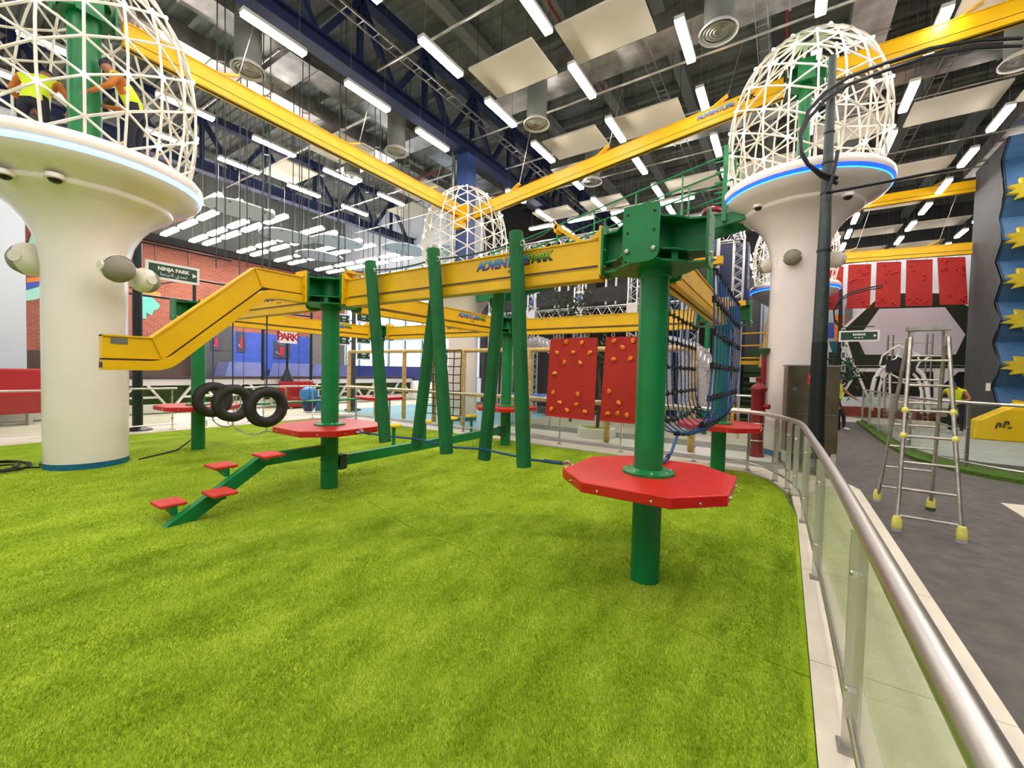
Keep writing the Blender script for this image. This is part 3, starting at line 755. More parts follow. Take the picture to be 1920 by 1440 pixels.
# ramped exit beam
ex = thing('yellow_exit_beam', 'yellow beam ramping down to a low end in front of the left white tower', 'beam', (-S, -2.2, 1.55))
def off(pts, d):
    out = []
    for i, p in enumerate(pts):
        p = Vector(p); e = []
        if i: e.append((p - Vector(pts[i - 1])).normalized())
        if i < len(pts) - 1: e.append((Vector(pts[i + 1]) - p).normalized())
        n = [Vector((q.y, -q.x)) for q in e]; b = sum(n, Vector((0, 0))).normalized()
        out.append(p + b * (d / max(0.3, b.dot(n[0]))))
    return out
top = [(-2.2, 1.84), (-1.86, 1.84), (-0.96, 2.69), (-0.41, 2.695)]
def ribbon(p, q, w, x=-S):
    m = MB()
    for i in range(len(p) - 1):
        poly = [(x - w / 2, p[i][0], p[i][1]), (x - w / 2, p[i + 1][0], p[i + 1][1]), (x - w / 2, q[i + 1][0], q[i + 1][1]), (x - w / 2, q[i][0], q[i][1])]
        m.prism(poly, (w, 0, 0))
    return m
ribbon(top, off(top, 0.205), 0.10).build('web', 'yellow', ex)
ribbon(off(top, -0.002), off(top, 0.012), 0.125).build('top_flange', 'yellow', ex)
ribbon(off(top, 0.205), off(top, 0.222), 0.085).build('rail_spacer', 'brown_wall', ex)
lo = off(top, 0.222); lo2 = off(top, 0.31)
def fillet(p, r=0.12):
    out = [Vector(p[0])]
    for i in range(1, len(p) - 1):
        a, b, c = Vector(p[i - 1]), Vector(p[i]), Vector(p[i + 1])
        u = b + (a - b).normalized() * r; v = b + (c - b).normalized() * r
        for k in range(6):
            f = k / 5; out.append(u * (1 - f) ** 2 + b * 2 * f * (1 - f) + v * f * f)
    return out + [Vector(p[-1])]
m = ribbon(fillet(lo), fillet(lo2), 0.135); m.build('rail', 'yellow', ex)
for i in (1, 2):
    a, b = Vector(off(top, 0.0)[i]), Vector(off(top, 0.205)[i])
    MB().bar((-S + 0.052, a.x, a.y), (-S + 0.052, b.x, b.y), 0.012, 0.025, (1, 0, 0)).build('weld_strip', 'yellow', ex)
MB().box((-S, -0.402, 2.575), (0.225, 0.022, 0.385)).build('end_plate', 'yellow', ex)
for w in (-0.085, 0.085):
    for z in (2.45, 2.575, 2.70): bolt(ex, (-S + w, -0.413, z), (0, -1, 0), 0.8)
MB().box((-S + 0.052, -2.09, 1.79), (0.004, 0.115, 0.055)).build('name_plate', 'steel_dull', ex)
MB().box((-S, -2.2, 1.575), (0.1, 0.003, 0.05)).build('rail_mouth', 'black', ex)

# hanging logs
def log(p, q, label, eyes=True):
    p, q = Vector(p), Vector(q)
    t = thing('hanging_log', label, 'log', p, group='green hanging logs')
    b = MB().tube(p, q, 0.068, 0.066, n=8).build('log', 'green_log', t)
    md = b.modifiers.new('bevel', 'BEVEL'); md.width = 0.006; md.segments = 2
    d = (p - q).normalized()
    if eyes:
        for c in (q - d * -0.0 + d * -0.0,):
            e = q - d * (-0.0)
        e = q + (p - q) * 0.055 + Vector((0.075, 0, 0)) if False else q - (q - p) * 0.055
        MB().torus(e + Vector((0.072, -0.02, 0)), (0, 1, 0), 0.022, 0.006, 12, 6).build('eye_bolt', 'chain', t, True)
        MB().torus(e + Vector((-0.072, -0.02, 0)), (0, 1, 0), 0.022, 0.006, 12, 6).build('eye_bolt', 'chain', t, True)
    return t
log((-2.86, -0.16, 0.77), (-3.16, -0.16, 2.82), 'leftmost green hanging log, leaning left, in front of the beam')
log((-2.70, 0.16, 0.68), (-2.41, 0.16, 2.62), 'green hanging log behind the beam, second from the left at the bottom', False)
log((-1.94, -0.16, 0.76), (-2.17, -0.16, 2.82), 'middle green hanging log crossing in front of the beam')
log((-1.71, 0.16, 0.68), (-1.54, 0.16, 2.62), 'green hanging log behind the beam, second from the right at the bottom', False)
log((-1.03, -0.16, 0.76), (-1.17, -0.16, 2.83), 'rightmost green hanging log, covering the logo on the front beam')
def sag(p, q, s, n=10):
    p, q = Vector(p), Vector(q); return [p.lerp(q, i / n) - Vector((0, 0, s * 4 * (i / n) * (1 - i / n))) for i in range(n + 1)]
rp = thing('safety_rope', 'thin blue rope strung between the two platforms through the log ends', 'rope', (-3.57, 0, 0.83))
pts = [(-3.57, 0.0, 0.80), (-2.83, -0.1, 0.83), (-2.66, 0.1, 0.80), (-1.9, -0.1, 0.82), (-1.68, 0.1, 0.80), (-1.0, -0.1, 0.82), (-0.72, 0, 0.805)]
MB().path(pts, 0.011, 8).build('rope', 'rope_blue', rp, True)
MB().tube((-0.9, -0.04, 0.812), (-0.74, 0, 0.806), 0.016, n=8).build('splice_sleeve', 'rope_black', rp, True)
MB().tube((-3.4, -0.02, 0.808), (-3.28, -0.04, 0.81), 0.016, n=8).build('splice_sleeve', 'rope_black', rp, True)
for c, a in (((-0.69, 0, 0.805), (0, 1, 0)), ((-0.635, 0, 0.80), (0, 0, 1)), ((-3.5, 0, 0.805), (0, 1, 0)), ((-3.55, 0, 0.8), (0, 0, 1))):
    MB().torus(c, a, 0.03, 0.008, 14, 6).build('shackle', 'chain', rp, True)
MB().tube((-0.69, -0.03, 0.815), (-0.69, 0.03, 0.815), 0.009, n=8).build('shackle_pin', 'fire_red', rp)
hr = thing('hand_rope', 'thin dark cable tying the log tops to the yellow brackets', 'rope', (-3.8, 0, 2.8))
for a, b in (((-3.74, 0, 2.82), (-3.13, -0.16, 2.72)), ((-3.05, -0.16, 2.71), (-2.2, -0.16, 2.71)), ((-2.07, -0.16, 2.71), (-1.24, -0.16, 2.73)), ((-1.09, -0.16, 2.73), (-0.9, 0, 2.86))):
    MB().path(sag(a, b, 0.02), 0.008, 6).build('cable', 'rope_dark', hr, True)
# tyres
def tyre(x, z, label, R0=0.235, r=0.078):
    t = thing('tyre_swing', label, 'tyre', (x, 0, z), group='tyres hanging in a row')
    prof = []
    for k in range(20):
        a = 2 * PI * k / 20; prof.append((R0 + r * math.cos(a) * (1.0 if math.cos(a) < 0.6 else 0.97), r * 1.05 * math.sin(a)))
    m = MB().lathe(prof, 44, (0, 0, 0), close=True); m.v = [(x + v[2], v[0], z + v[1]) for v in m.v]
    m.build('tyre', 'rubber', t, True)
    gm = MB()
    for k in range(3):
        m = MB().torus((0, 0, 0), (0, 0, 1), R0 + r * 0.985, 0.004, 44, 4); m.v = [(x + v[2] + (k - 1) * 0.025, v[0], z + v[1]) for v in m.v]; m.build('tread_rib', 'black', t, True)
    MB().path([(x, 0, z + R0 + r - 0.01), (x, 0.0, 2.37)], 0.011, 8).build('rope', 'rope_blue', t, True)
    MB().torus((x, 0, z - R0 - r - 0.03), (0, 1, 0), 0.028, 0.007, 14, 6).build('shackle', 'chain', t, True)
    MB().tube((x, 0, z - R0 - r - 0.02), (x, 0, z - R0 - r + 0.02), 0.012, n=8).build('eye_bolt', 'chain', t, True)
tyre(-7.68, 0.97, 'left hanging tyre, in front of the green post')
tyre(-6.92, 0.955, 'middle hanging tyre, between two other tyres')
tyre(-5.80, 0.965, 'right hanging tyre, nearest the red platform')
ch = thing('steel_chain', 'thin steel chain drooping under the three hanging tyres', 'chain', (-8.31 + 0.58, 0, 0.8))
link = MB()
lp = [Vector((0.02 * math.cos(a), 0, 0.011 * math.sin(a))) + Vector((0.012 if math.cos(a) > 0 else -0.012, 0, 0)) for a in [2 * PI * k / 12 for k in range(12)]]
link.path(lp, 0.005, 6, closed=True); link_me = link.mesh('link', 'chain', True)
cp = sag((-7.73, 0, 0.80), (-7.68, 0, 0.66), 0.0, 3)[:-1] + sag((-7.68, 0, 0.60), (-6.92, 0, 0.585), 0.07, 12)[:-1] + sag((-6.92, 0, 0.585), (-5.80, 0, 0.60), 0.11, 16)[:-1] + sag((-5.80, 0, 0.595), (-4.74, 0, 0.80), 0.06, 14)
cl = [0.0]
for a, b in zip(cp[:-1], cp[1:]): cl.append(cl[-1] + (b - a).length)
n = int(cl[-1] / 0.048)
for i in range(n):
    s = (i + 0.5) / n * cl[-1]; j = max(k for k in range(len(cl)) if cl[k] <= s); j = min(j, len(cp) - 2)
    f = (s - cl[j]) / max(1e-6, cl[j + 1] - cl[j]); p = cp[j].lerp(cp[j + 1], f); d = (cp[j + 1] - cp[j]).normalized()
    o = bpy.data.objects.new('link', link_me); COL.objects.link(o)
    q = Vector((1, 0, 0)).rotation_difference(d).to_matrix() @ Matrix.Rotation(PI / 2 * (i % 2), 3, 'X'); mw = q.to_4x4(); mw.translation = p
    o.matrix_basis = mw; o.parent = ch; o.matrix_parent_inverse = base_inv(ch)
# stepped stair
st = thing('step_ladder_beam', 'sloping green beam with four alternating red steps leading up to a platform', 'stairs', (-S, -1.8, 0))
sp = [(-1.93, -0.10), (-0.86, 0.575), (-0.10, 0.575)]; sl = off(sp, 0.13)
sp2 = [tuple(v) for v in sp]
ribbon(sp, sl, 0.10).build('stringer', 'green', st)
for (sx, y, z) in ((-1, -1.66, 0.175), (1, -1.36, 0.285), (-1, -1.19, 0.475), (1, -0.88, 0.60)):
    cx = -S + sx * 0.205
    s_ = MB().box((cx, y, z), (0.29, 0.23, 0.032)).build('step', 'red_step', st)
    md = s_.modifiers.new('bevel', 'BEVEL'); md.width = 0.01; md.segments = 2
    MB().prism([(-S + sx * 0.05, y - 0.025, z - 0.016), (-S + sx * 0.30, y - 0.025, z - 0.016), (-S + sx * 0.28, y - 0.025, z - 0.06), (-S + sx * 0.05, y - 0.025, z - 0.10)], (0, 0.05, 0)).build('step_bracket', 'green', st)
    for dx in (-0.11, 0.11):
        for dy in (-0.08, 0.08): bolt(s_, (cx + dx, y + dy, z - 0.016), (0, 0, -1), 0.7)
# low balance beam
bb = thing('balance_beam', 'low green balance beam between two posts', 'beam', (-S, 0.15, 0.2))
MB().box((-S, S / 2 + 0.0, 0.335), (0.09, S - 0.44, 0.14)).build('beam', 'green', bb)
for y0, s in ((0, 1), (S, -1)):
    for z in (0.385, 0.255): MB().torus((-S, y0, z), (0, 0, 1), 0.113, 0.009, 28, 6).build('clamp_ring', 'green', bb, True)
    MB().box((-S, y0 + s * 0.165, 0.32), (0.13, 0.1, 0.2)).build('clamp_block', 'stair_green', bb)
    for z in (0.385, 0.255):
        for w in (-0.08, 0.08): bolt(bb, (-S + w, y0 + s * 0.2, z), (0, s, 0), 0.9)
# yellow stools
for i, (y, l) in enumerate(((2.56, 'nearest of the four yellow stepping stools'), (3.45, 'second yellow stepping stool, between two hanging logs'), (4.35, 'third yellow stepping stool, mostly hidden by a green log'), (5.11, 'farthest yellow stepping stool, beside the far post'))):
    t = thing('stepping_stool', l, 'stool', (-5.87, y, 0), group='yellow stepping stools')
    MB().tube((-5.87, y, -0.02), (-5.87, y, 0.405), 0.036, n=14).build('stem', 'green', t, True)
    MB().lathe([(0, 0.40), (0.14, 0.40), (0.152, 0.41), (0.152, 0.44), (0.143, 0.452), (0, 0.455)], 26, (-5.87, y, 0)).build('seat', 'yellow_stool', t, True)
# hanging green boards
for i, (y0, y1) in enumerate(((0.72, 1.25), (1.42, 1.98), (2.12, 2.68), (2.9, 3.45))):
    t = thing('hanging_board', 'green stepping board hanging on ropes behind the tyres, number %s from the left' % ('one', 'two', 'three', 'four')[i], 'board', (-2 * S, y0, 0.78), group='green hanging boards')
    MB().box((-2 * S, (y0 + y1) / 2, 0.80), (0.26, y1 - y0, 0.035)).build('board', 'green', t)
    for y in (y0 + 0.06, y1 - 0.06): MB().tube((-2 * S, y, 0.81), (-2 * S, y, 2.37), 0.006, n=6).build('rope', 'rope_dark', t); MB().tube((-2 * S, y, 0.76), (-2 * S, y, 0.785), 0.015, n=6).build('nut', 'black', t)
# red climbing boards
HOLDS_A = [(-2.75, 2.19), (-2.41, 2.18), (-2.93, 1.98), (-2.59, 1.99), (-2.24, 1.99), (-2.77, 1.79), (-2.44, 1.79), (-2.97, 1.58), (-3.0, 1.19), (-2.47, 1.19), (-2.84, 1.0), (-2.49, 0.98), (-3.03, 0.87), (-2.68, 0.85), (-2.31, 0.86)]
HOLDS_B = [(-1.78, 2.19), (-1.43, 2.2), (-1.61, 2.07), (-1.78, 1.86), (-1.46, 1.88), (-1.84, 1.26), (-1.66, 1.07), (-1.85, 0.86), (-1.67, 0.87), (-1.5, 0.86), (-1.2, 2.0), (-1.15, 1.6), (-1.2, 1.1)]
def climb_board(x0, x1, label, holds):
    t = thing('climbing_board', label, 'climbing board', (x0, S, 0.72), group='red climbing boards on the course')
    MB().prism([(x0, S - 0.02, 2.27), (x1, S - 0.02, 2.27), (x1 - 0.03, S - 0.02, 0.72), (x0 - 0.07, S - 0.02, 0.74)], (0, 0.04, 0)).build('board', 'red_panel', t)
    MB().prism([(x0 - 0.07, S - 0.035, 0.74), (x1 - 0.03, S - 0.035, 0.72), (x1 - 0.03, S - 0.035, 0.70), (x0 - 0.07, S - 0.035, 0.715)], (0, 0.07, 0)).build('bottom_edge', 'red', t)
    for x in (x0 + 0.13, x1 - 0.2):
        MB().torus((x, S, 2.31), (0, 1, 0), 0.03, 0.008, 12, 6).build('shackle', 'chain', t, True)
    for i, (x, z) in enumerate(holds):
        a = (i * 2.3) % 6.28; Rm = Matrix.Rotation(a, 3, 'Y')
        m = MB().sphere((x, S - 0.035, z), 0.042, 10, 7, (1.1, 0.75, 0.95), Rm).sphere(Vector((x, S - 0.045, z)) + Rm @ Vector((0.025, 0, 0.02)), 0.028, 9, 6, (1, 0.9, 1))
        o = m.build('climbing_hold', 'orange', t, True)
        bolt(o, (x, S - 0.075, z), (0, -1, 0), 0.5)
climb_board(-3.10, -2.11, 'left red climbing board with orange holds, under the far beam', HOLDS_A)
climb_board(-1.94, -0.95, 'right red climbing board with orange holds, partly behind the nearest post', HOLDS_B)
# rope net tunnel
nt_ = thing('rope_net_tunnel', 'blue and black rope net tunnel hanging under the beam behind the nearest post', 'net', (0, 1.0, 0.85))
def net_pt(t, y):   # t 0..1 round the U
    w, zt, zb = 0.27, 2.62, 0.93
    y_ = (y - 1.0) / 2.55; lift = 0.10 * (2 * y_ - 1) ** 2
    L1, L2 = zt - 1.3, PI * 0.34; tot = 2 * L1 + L2; s = t * tot
    if s < L1: return Vector((-w - 0.05 * math.sin(PI * s / L1) * 0.5, y, zt - s))
    if s > L1 + L2: s2 = tot - s; return Vector((w + 0.05 * math.sin(PI * s2 / L1) * 0.5, y, zt - s2))
    a = PI * (s - L1) / L2; return Vector((-w * math.cos(a), y, 1.3 - (1.3 - zb - lift) * math.sin(a)))
NY = 11
for i in range(NY):
    y = 1.0 + 2.55 * i / (NY - 1)
    MB().path([net_pt(k / 30, y + 0.02 * math.sin(k * 0.9 + i)) for k in range(31)], 0.009, 6).build('hoop_rope', 'net_blue', nt_, True)
for j in range(13):
    t = j / 12
    MB().path([net_pt(t, 1.0 + 2.55 * i / 26) + Vector((0, 0, 0.012 * math.cos(PI * i))) for i in range(27)], 0.0115, 6).build('long_rope', 'rope_black' if j not in (6,) else 'net_blue', nt_, True)
m = MB()
for i in range(NY):
    for j in range(13):
        p = net_pt(j / 12, 1.0 + 2.55 * i / (NY - 1)); q = net_pt(min(1, j / 12 + 0.01), 1.0 + 2.55 * i / (NY - 1)); d = (q - p); d = d.normalized() if d.length > 1e-5 else Vector((0, 0, 1))
        big = 0.022 if i == 0 else 0.017; m.tube(p - d * 0.03, p + d * 0.03, big, n=6)
m.build('knots', 'rope_black', nt_, kind='stuff')
for y in (0.97, 3.58):
    for sx in (-1, 1):
        MB().box((sx * 0.2, y, 2.655), (0.3, 0.07, 0.07)).build('support_arm', 'yellow', nt_)
        MB().torus((sx * 0.28, y, 2.63), (0, 1, 0), 0.03, 0.008, 12, 6).build('shackle', 'chain', nt_, True)
MB().path([(0, 1.0, 1.0), (0.02, 0.7, 0.9), (0.03, 0.36, 0.86)], 0.014, 8).build('anchor_rope', 'net_blue', nt_, True)
MB().tube((0.025, 0.56, 0.884), (0.028, 0.48, 0.874), 0.02, n=8).build('splice_sleeve', 'rope_black', nt_, True)
# black cables coiled on the turf
cb = thing('coiled_cable', 'loose black cable coiled on the turf at the left edge', 'cable', (-9.6, -2.6, 0))
pts = []
for k in range(220):
    a = k * 0.115; r = 0.28 + 0.13 * math.sin(k * 0.043 + 1); pts.append((-8.75 + r * math.cos(a) * 1.3 + 0.06 * math.sin(k * 0.031), -2.35 + r * math.sin(a) * 0.8, 0.025 + 0.012 * math.sin(k * 0.21)))
MB().path(pts, 0.013, 6).build('coil', 'rope_black', cb, True)
MB().path([(-8.5, -2.2, 0.02), (-8.35, -2.0, 0.015), (-8.4, -1.9, 0.015), (-8.6, -1.95, 0.015)], 0.012, 6).build('tail', 'rope_black', cb, True)
pts = [(-7.95, -0.95, 0.014), (-8.4, -0.3, 0.014), (-9.5, 0.3, 0.016), (-10.9, 1.0, 0.02), (-11.35, 1.15, 0.3), (-11.5, 1.2, 0.75)]
tag(MB().path(pts, 0.012, 6).build('loose_cable', 'rope_black', None, True), 'thin black cable running from the left white tower to the steel railing', 'cable')
# ------------------------------------------------------------------ helpers that turn measured picture points into places
def at(px, py, zc): return CAMP + (FWD + RT * ((px - 960) / F_PX) + UP * ((720 - py) / F_PX)) * zc
def vy(px, py, Y):
    d = FWD + RT * ((px - 960) / F_PX) + UP * ((720 - py) / F_PX); return CAMP + d * ((Y - CAMP.y) / d.y)
def vx(px, py, X):
    d = FWD + RT * ((px - 960) / F_PX) + UP * ((720 - py) / F_PX); return CAMP + d * ((X - CAMP.x) / d.x)

# ------------------------------------------------------------------ white mushroom towers with lattice cages
def tower(x, y, zr, ch, led, label, col_label, mast=True, detail=True, open_=None):
    t = thing('caged_tower', label, 'tower', (x, y, 0), group='white caged towers')
    R0 = 0.48
    prof = [(R0, 0.09), (R0, zr - 1.5), (R0 + 0.025, zr - 1.25), (R0 + 0.08, zr - 1.03), (R0 + 0.17, zr - 0.84), (R0 + 0.29, zr - 0.68), (R0 + 0.43, zr - 0.56), (R0 + 0.53, zr - 0.505), (R0 + 0.555, zr - 0.48), (R0 + 0.56, zr - 0.43), (R0 + 0.6, zr - 0.4), (1.25, zr - 0.32), (1.37, zr - 0.23), (1.41, zr - 0.16)]
    MB().lathe(prof, 64, (x, y, 0)).build('column', 'cream', t, True)
    MB().lathe([(R0 + 0.004, -0.02), (R0 + 0.004, 0.09), (R0, 0.09)], 64, (x, y, 0)).build('base_band', 'teal_band', t, True)
    MB().lathe([(1.40, zr - 0.165), (1.425, zr - 0.15), (1.432, zr - 0.11), (1.40, zr - 0.105)], 64, (x, y, 0)).build('led_ring', led[0], t, True)
    MB().lathe([(1.385, zr - 0.18), (1.405, zr - 0.178), (1.415, zr - 0.163), (1.39, zr - 0.16)], 64, (x, y, 0)).build('led_ring', led[1], t, True)
    MB().lathe([(1.40, zr - 0.11), (1.44, zr - 0.10), (1.455, zr - 0.05), (1.45, zr + 0.02), (1.41, zr + 0.07), (1.35, zr + 0.085), (0.0, zr + 0.085)], 64, (x, y, 0)).build('deck_rim', 'cream', t, True)
    # cage: upright ribs and slanted strands on a triangular net
    n, lv = 20, 7; z0 = zr + 0.08
    prof_ = [(0, 1.25), (0.2, 1.355), (0.4, 1.365), (0.57, 1.3), (0.72, 1.15), (0.84, 0.92), (0.93, 0.62), (0.98, 0.32), (1.0, 0.12)]
    def rad(h):
        for (h0, r0), (h1, r1) in zip(prof_[:-1], prof_[1:]):
            if h <= h1: f = (h - h0) / (h1 - h0); return r0 + (r1 - r0) * f
        return prof_[-1][1]
    def node(i, k):      # k in half levels 0..2*lv
        h = min(1.0, max(0.0, k / (2 * lv))); h = 1 - (1 - h) ** 1.12; a = 2 * PI * (i % n) / n + 0.12
        return Vector((x + rad(h) * math.cos(a), y + rad(h) * math.sin(a), z0 + h * ch))
    r = 0.0185; K = 2 * lv
    for i in range(n): MB().path([node(i, k) for k in range(K + 1)], r, 5).build('cage_rib', 'cage', t, True)
    MB().path([node(i, 0) for i in range(n)], r, 5, closed=True).build('cage_ring', 'cage', t, True); MB().path([node(i, K) for i in range(n)], r, 5, closed=True).build('cage_ring', 'cage', t, True)
    for i in range(0, n, 2):
        for s in (1, -1): MB().path([node(i + s * k, k) for k in range(K + 1)], r, 5).build('cage_strand', 'cage', t, True)
    lm = MB().sphere((0, 0, 0), 0.03, 8, 6).mesh('node_lamp', 'node_led', True)
    for i in range(n):
        for k in range(1, K):
            if (k - i) % 4 == 0:
                o = bpy.data.objects.new('node_lamp', lm); COL.objects.link(o); o.parent = t
                c = node(i, k); d = Vector((c.x - x, c.y - y, 0)).normalized(); o.location = c + d * 0.018 - Vector((x, y, 0))
    return t
M1, M2, M3, M4 = (-8.2, -1.5), (1.0, 7.2), (-8.0, 7.25), (1.0, 15.9)
T1 = tower(*M1, 4.48, 3.2, ('led_white', 'led_white'), 'nearest white mushroom tower at the left, its deck edge lit white-blue', '')
T2 = tower(*M2, 5.43, 3.0, ('led_blue', 'led_cyan'), 'tall white mushroom tower at the right with a bright blue light ring', '')
T3 = tower(*M3, 4.48, 2.95, ('led_blue', 'led_cyan'), 'white caged tower in the middle, built around a navy column', '')
T4 = tower(*M4, 5.0, 2.95, ('led_blue', 'led_cyan'), 'distant white caged tower mostly hidden behind the right tower', '')
def deck_lens(p, label, k=1.25):
    t = thing('deck_camera', label, 'camera', p, group='dark dome cameras under the decks')
    MB().lathe([(0.075 * k, 0.05), (0.08 * k, -0.01), (0.06 * k, -0.02), (0.0, -0.022)], 20, p).build('bezel', 'cream', t, True)
    MB().sphere((p[0], p[1], p[2] - 0.02), 0.058 * k, 12, 8, (1, 1, 0.7)).build('dome', 'lens', t, True)
def under_deck(px, py, c, zr):
    best = None
    for k in range(400):
        p = at(px, py, 4.0 + k * 0.02); r = math.hypot(p.x - c[0], p.y - c[1])
        if not 1.04 < r < 1.36: continue
        e = abs(p.z - (zr - 0.4 + (r - 1.08) * 0.5))
        if best is None or e < best[0]: best = (e, p)
    return tuple(best[1]) if best else None
for px, py, c, zr, l in ((103, 333, M1, 4.48, 'dark dome camera under the left tower deck'), (8, 326, M1, 4.48, 'second dark dome camera under the left tower deck, at the picture edge'), (1422, 388, M2, 5.43, 'dark dome camera under the right tower deck, left of the column'), (1590, 367, M2, 5.43, 'dark dome camera under the right tower deck, behind the lamp post')):
    q = under_deck(px, py, c, zr)
    if q: deck_lens((q[0], q[1], q[2] - 0.005), l)
# masts and track hubs inside the cages
def mast(x, y, z0, z1, r, label):
    t = thing('track_mast', label, 'post', (x, y, z0), group='green masts inside the cages')
    MB().tube((x, y, z0), (x, y, z1), r, n=24).build('post', 'green', t, True)
    MB().lathe([(r, z1 - 0.28), (0.3, z1 - 0.28), (0.3, z1 - 0.25), (r, z1 - 0.25)], 20, (x, y, 0)).build('hub_plate', 'green', t, True)
    MB().lathe([(0.0, z1), (0.3, z1), (0.3, z1 + 0.02), (0.0, z1 + 0.02)], 20, (x, y, 0)).build('hub_plate', 'green', t, True)
    for a in range(4):
        c = PI / 2 * a
        MB().box((x + 0.33 * math.cos(c), y + 0.33 * math.sin(c), z1 - 0.14), (0.02, 0.3, 0.42), Matrix.Rotation(c, 3, 'Z')).build('flange_plate', 'green', t)
        MB().box((x + 0.2 * math.cos(c), y + 0.2 * math.sin(c), z1 - 0.13), (0.25, 0.015, 0.22), Matrix.Rotation(c, 3, 'Z')).build('web_plate', 'green', t)
mast(*M1, 4.565, 7.05, 0.19, 'green mast inside the left tower cage')
mast(*M2, 5.515, 7.85, 0.11, 'green mast inside the right tower cage')
# overhead yellow tracks
def track(p, q, label, n=3, logo_f=None):
    p, q = Vector(p), Vector(q); d = (q - p).normalized()
    t = thing('overhead_track', label, 'track', p, group='overhead yellow tracks')
    MB().bar(p + Vector((0, 0, 0.20)), q + Vector((0, 0, 0.20)), 0.12, 0.24).bar(p + Vector((0, 0, 0.325)), q + Vector((0, 0, 0.325)), 0.15, 0.015).build('web', 'yellow', t)
    MB().bar(p + Vector((0, 0, 0.07)), q + Vector((0, 0, 0.07)), 0.10, 0.03).build('rail_spacer', 'brown_wall', t)
    MB().bar(p, q, 0.16, 0.11).build('rail', 'yellow', t)
    MB().bar(p + Vector((0, 0, -0.056)), q + Vector((0, 0, -0.056)), 0.05, 0.006).build('rail_slot', 'black', t)
    for i in range(n):
        c = p.lerp(q, (i + 0.5) / n) + Vector((0, 0, 0.33))
        MB().bar(c, c + d * 0.32 + Vector((0, 0, 0.16)), 0.12, 0.03).build('cable_bracket', 'yellow', t)
        e = c + d * 0.32 + Vector((0, 0, 0.16)); MB().tube(e, e + Vector((0, 0, 3.3)) + d * 0.8, 0.008, n=5).build('suspension_cable', 'steel_dull', t)
    return t
track((-8.05, -1.1, 6.62), (-8.0, 6.9, 6.52), 'overhead yellow track running from the left tower to the middle tower', 3)
t32 = track((-7.6, 7.2, 6.45), (0.62, 7.2, 7.5), 'overhead yellow track rising from the middle tower to the right tower', 3)
xd = Vector((8.22, 0, 1.05)).normalized(); c = Vector((-0.45, 7.2 - 0.0765, 7.57)); up_ = Vector((-xd.z, 0, xd.x))
text('ADVENTURE', 0.15, 'print_blue', 'lettering', t32, c - xd * 0.22, xd, up_, 0.0005, bold=0.004, spacing=0.85); text('PARK', 0.15, 'print_black', 'lettering', t32, c + xd * 0.4, xd, up_, 0.0005, bold=0.004, spacing=0.85)
track((1.36, 7.2, 7.55), (8.5, 7.2, 7.75), 'overhead yellow track running from the right tower out of the top right corner', 2)
MB().bar((-8.0, 7.0, 6.35), (-7.3, 7.0, 6.35), 0.5, 0.3)
hb = thing('track_hub', 'yellow track hub box inside the middle tower cage', 'bracket', (-8, 6.98, 6.3))
MB().box((-7.95, 6.95, 6.55), (0.6, 0.2, 0.5)).build('box', 'yellow', hb); MB().box((-7.95, 6.9, 6.2), (0.36, 0.2, 0.22)).build('foot', 'yellow', hb)
track((1.7, 17.0, 8.02), (5.95, 17.0, 8.02), 'upper far yellow track ending at the grey climbing tower', 2)
track((1.5, 17.0, 6.1), (5.95, 17.0, 5.95), 'lower far yellow track carrying a row of red climbing boards', 2)
# far red boards
for i, (xa, xb, xc, xd_) in enumerate(((1551, 1582, 1548, 1578), (1591, 1634, 1587, 1631), (1644, 1690, 1641, 1688), (1700, 1749, 1698, 1748), (1758, 1810, 1763, 1815))):
    T = thing('climbing_board', 'far red climbing board, %s of five under the lower far track' % ('leftmost', 'second from left', 'middle', 'second from right', 'rightmost')[i], 'climbing board', vy(xa, 580, 16.98), group='far red climbing boards')
    yt = 501 - i * 4.5; yb = 581 - i * 2.4
    a, b, cc, d = vy(xa, yt, 16.98), vy(xb, yt - 1.5, 16.98), vy(xd_, yb - 1, 16.98), vy(xc, yb, 16.98)
    MB().prism([a, b, cc, d], (0, 0.05, 0)).build('board', 'red_panel', T)
    for f in (0.2, 0.8): h_ = a.lerp(b, f); MB().tube(h_ - Vector((0, -0.02, 0.05)), (h_.x, 17.0, max(h_.z + 0.05, 5.98)), 0.012, n=6).build('hanger', 'steel_dull', T)
    rr = random.Random(i)
    for k in range(13):
        u, v = rr.uniform(0.1, 0.9), rr.choice((rr.uniform(0.05, 0.45), rr.uniform(0.05, 0.45), rr.uniform(0.8, 0.95)))
        q = (a.lerp(b, u)).lerp(d.lerp(cc, u), v); MB().sphere(q - Vector((0, 0.03, 0)), 0.032, 7, 5, (1.2, 0.8, 0.9)).build('climbing_hold', 'red', T, True)
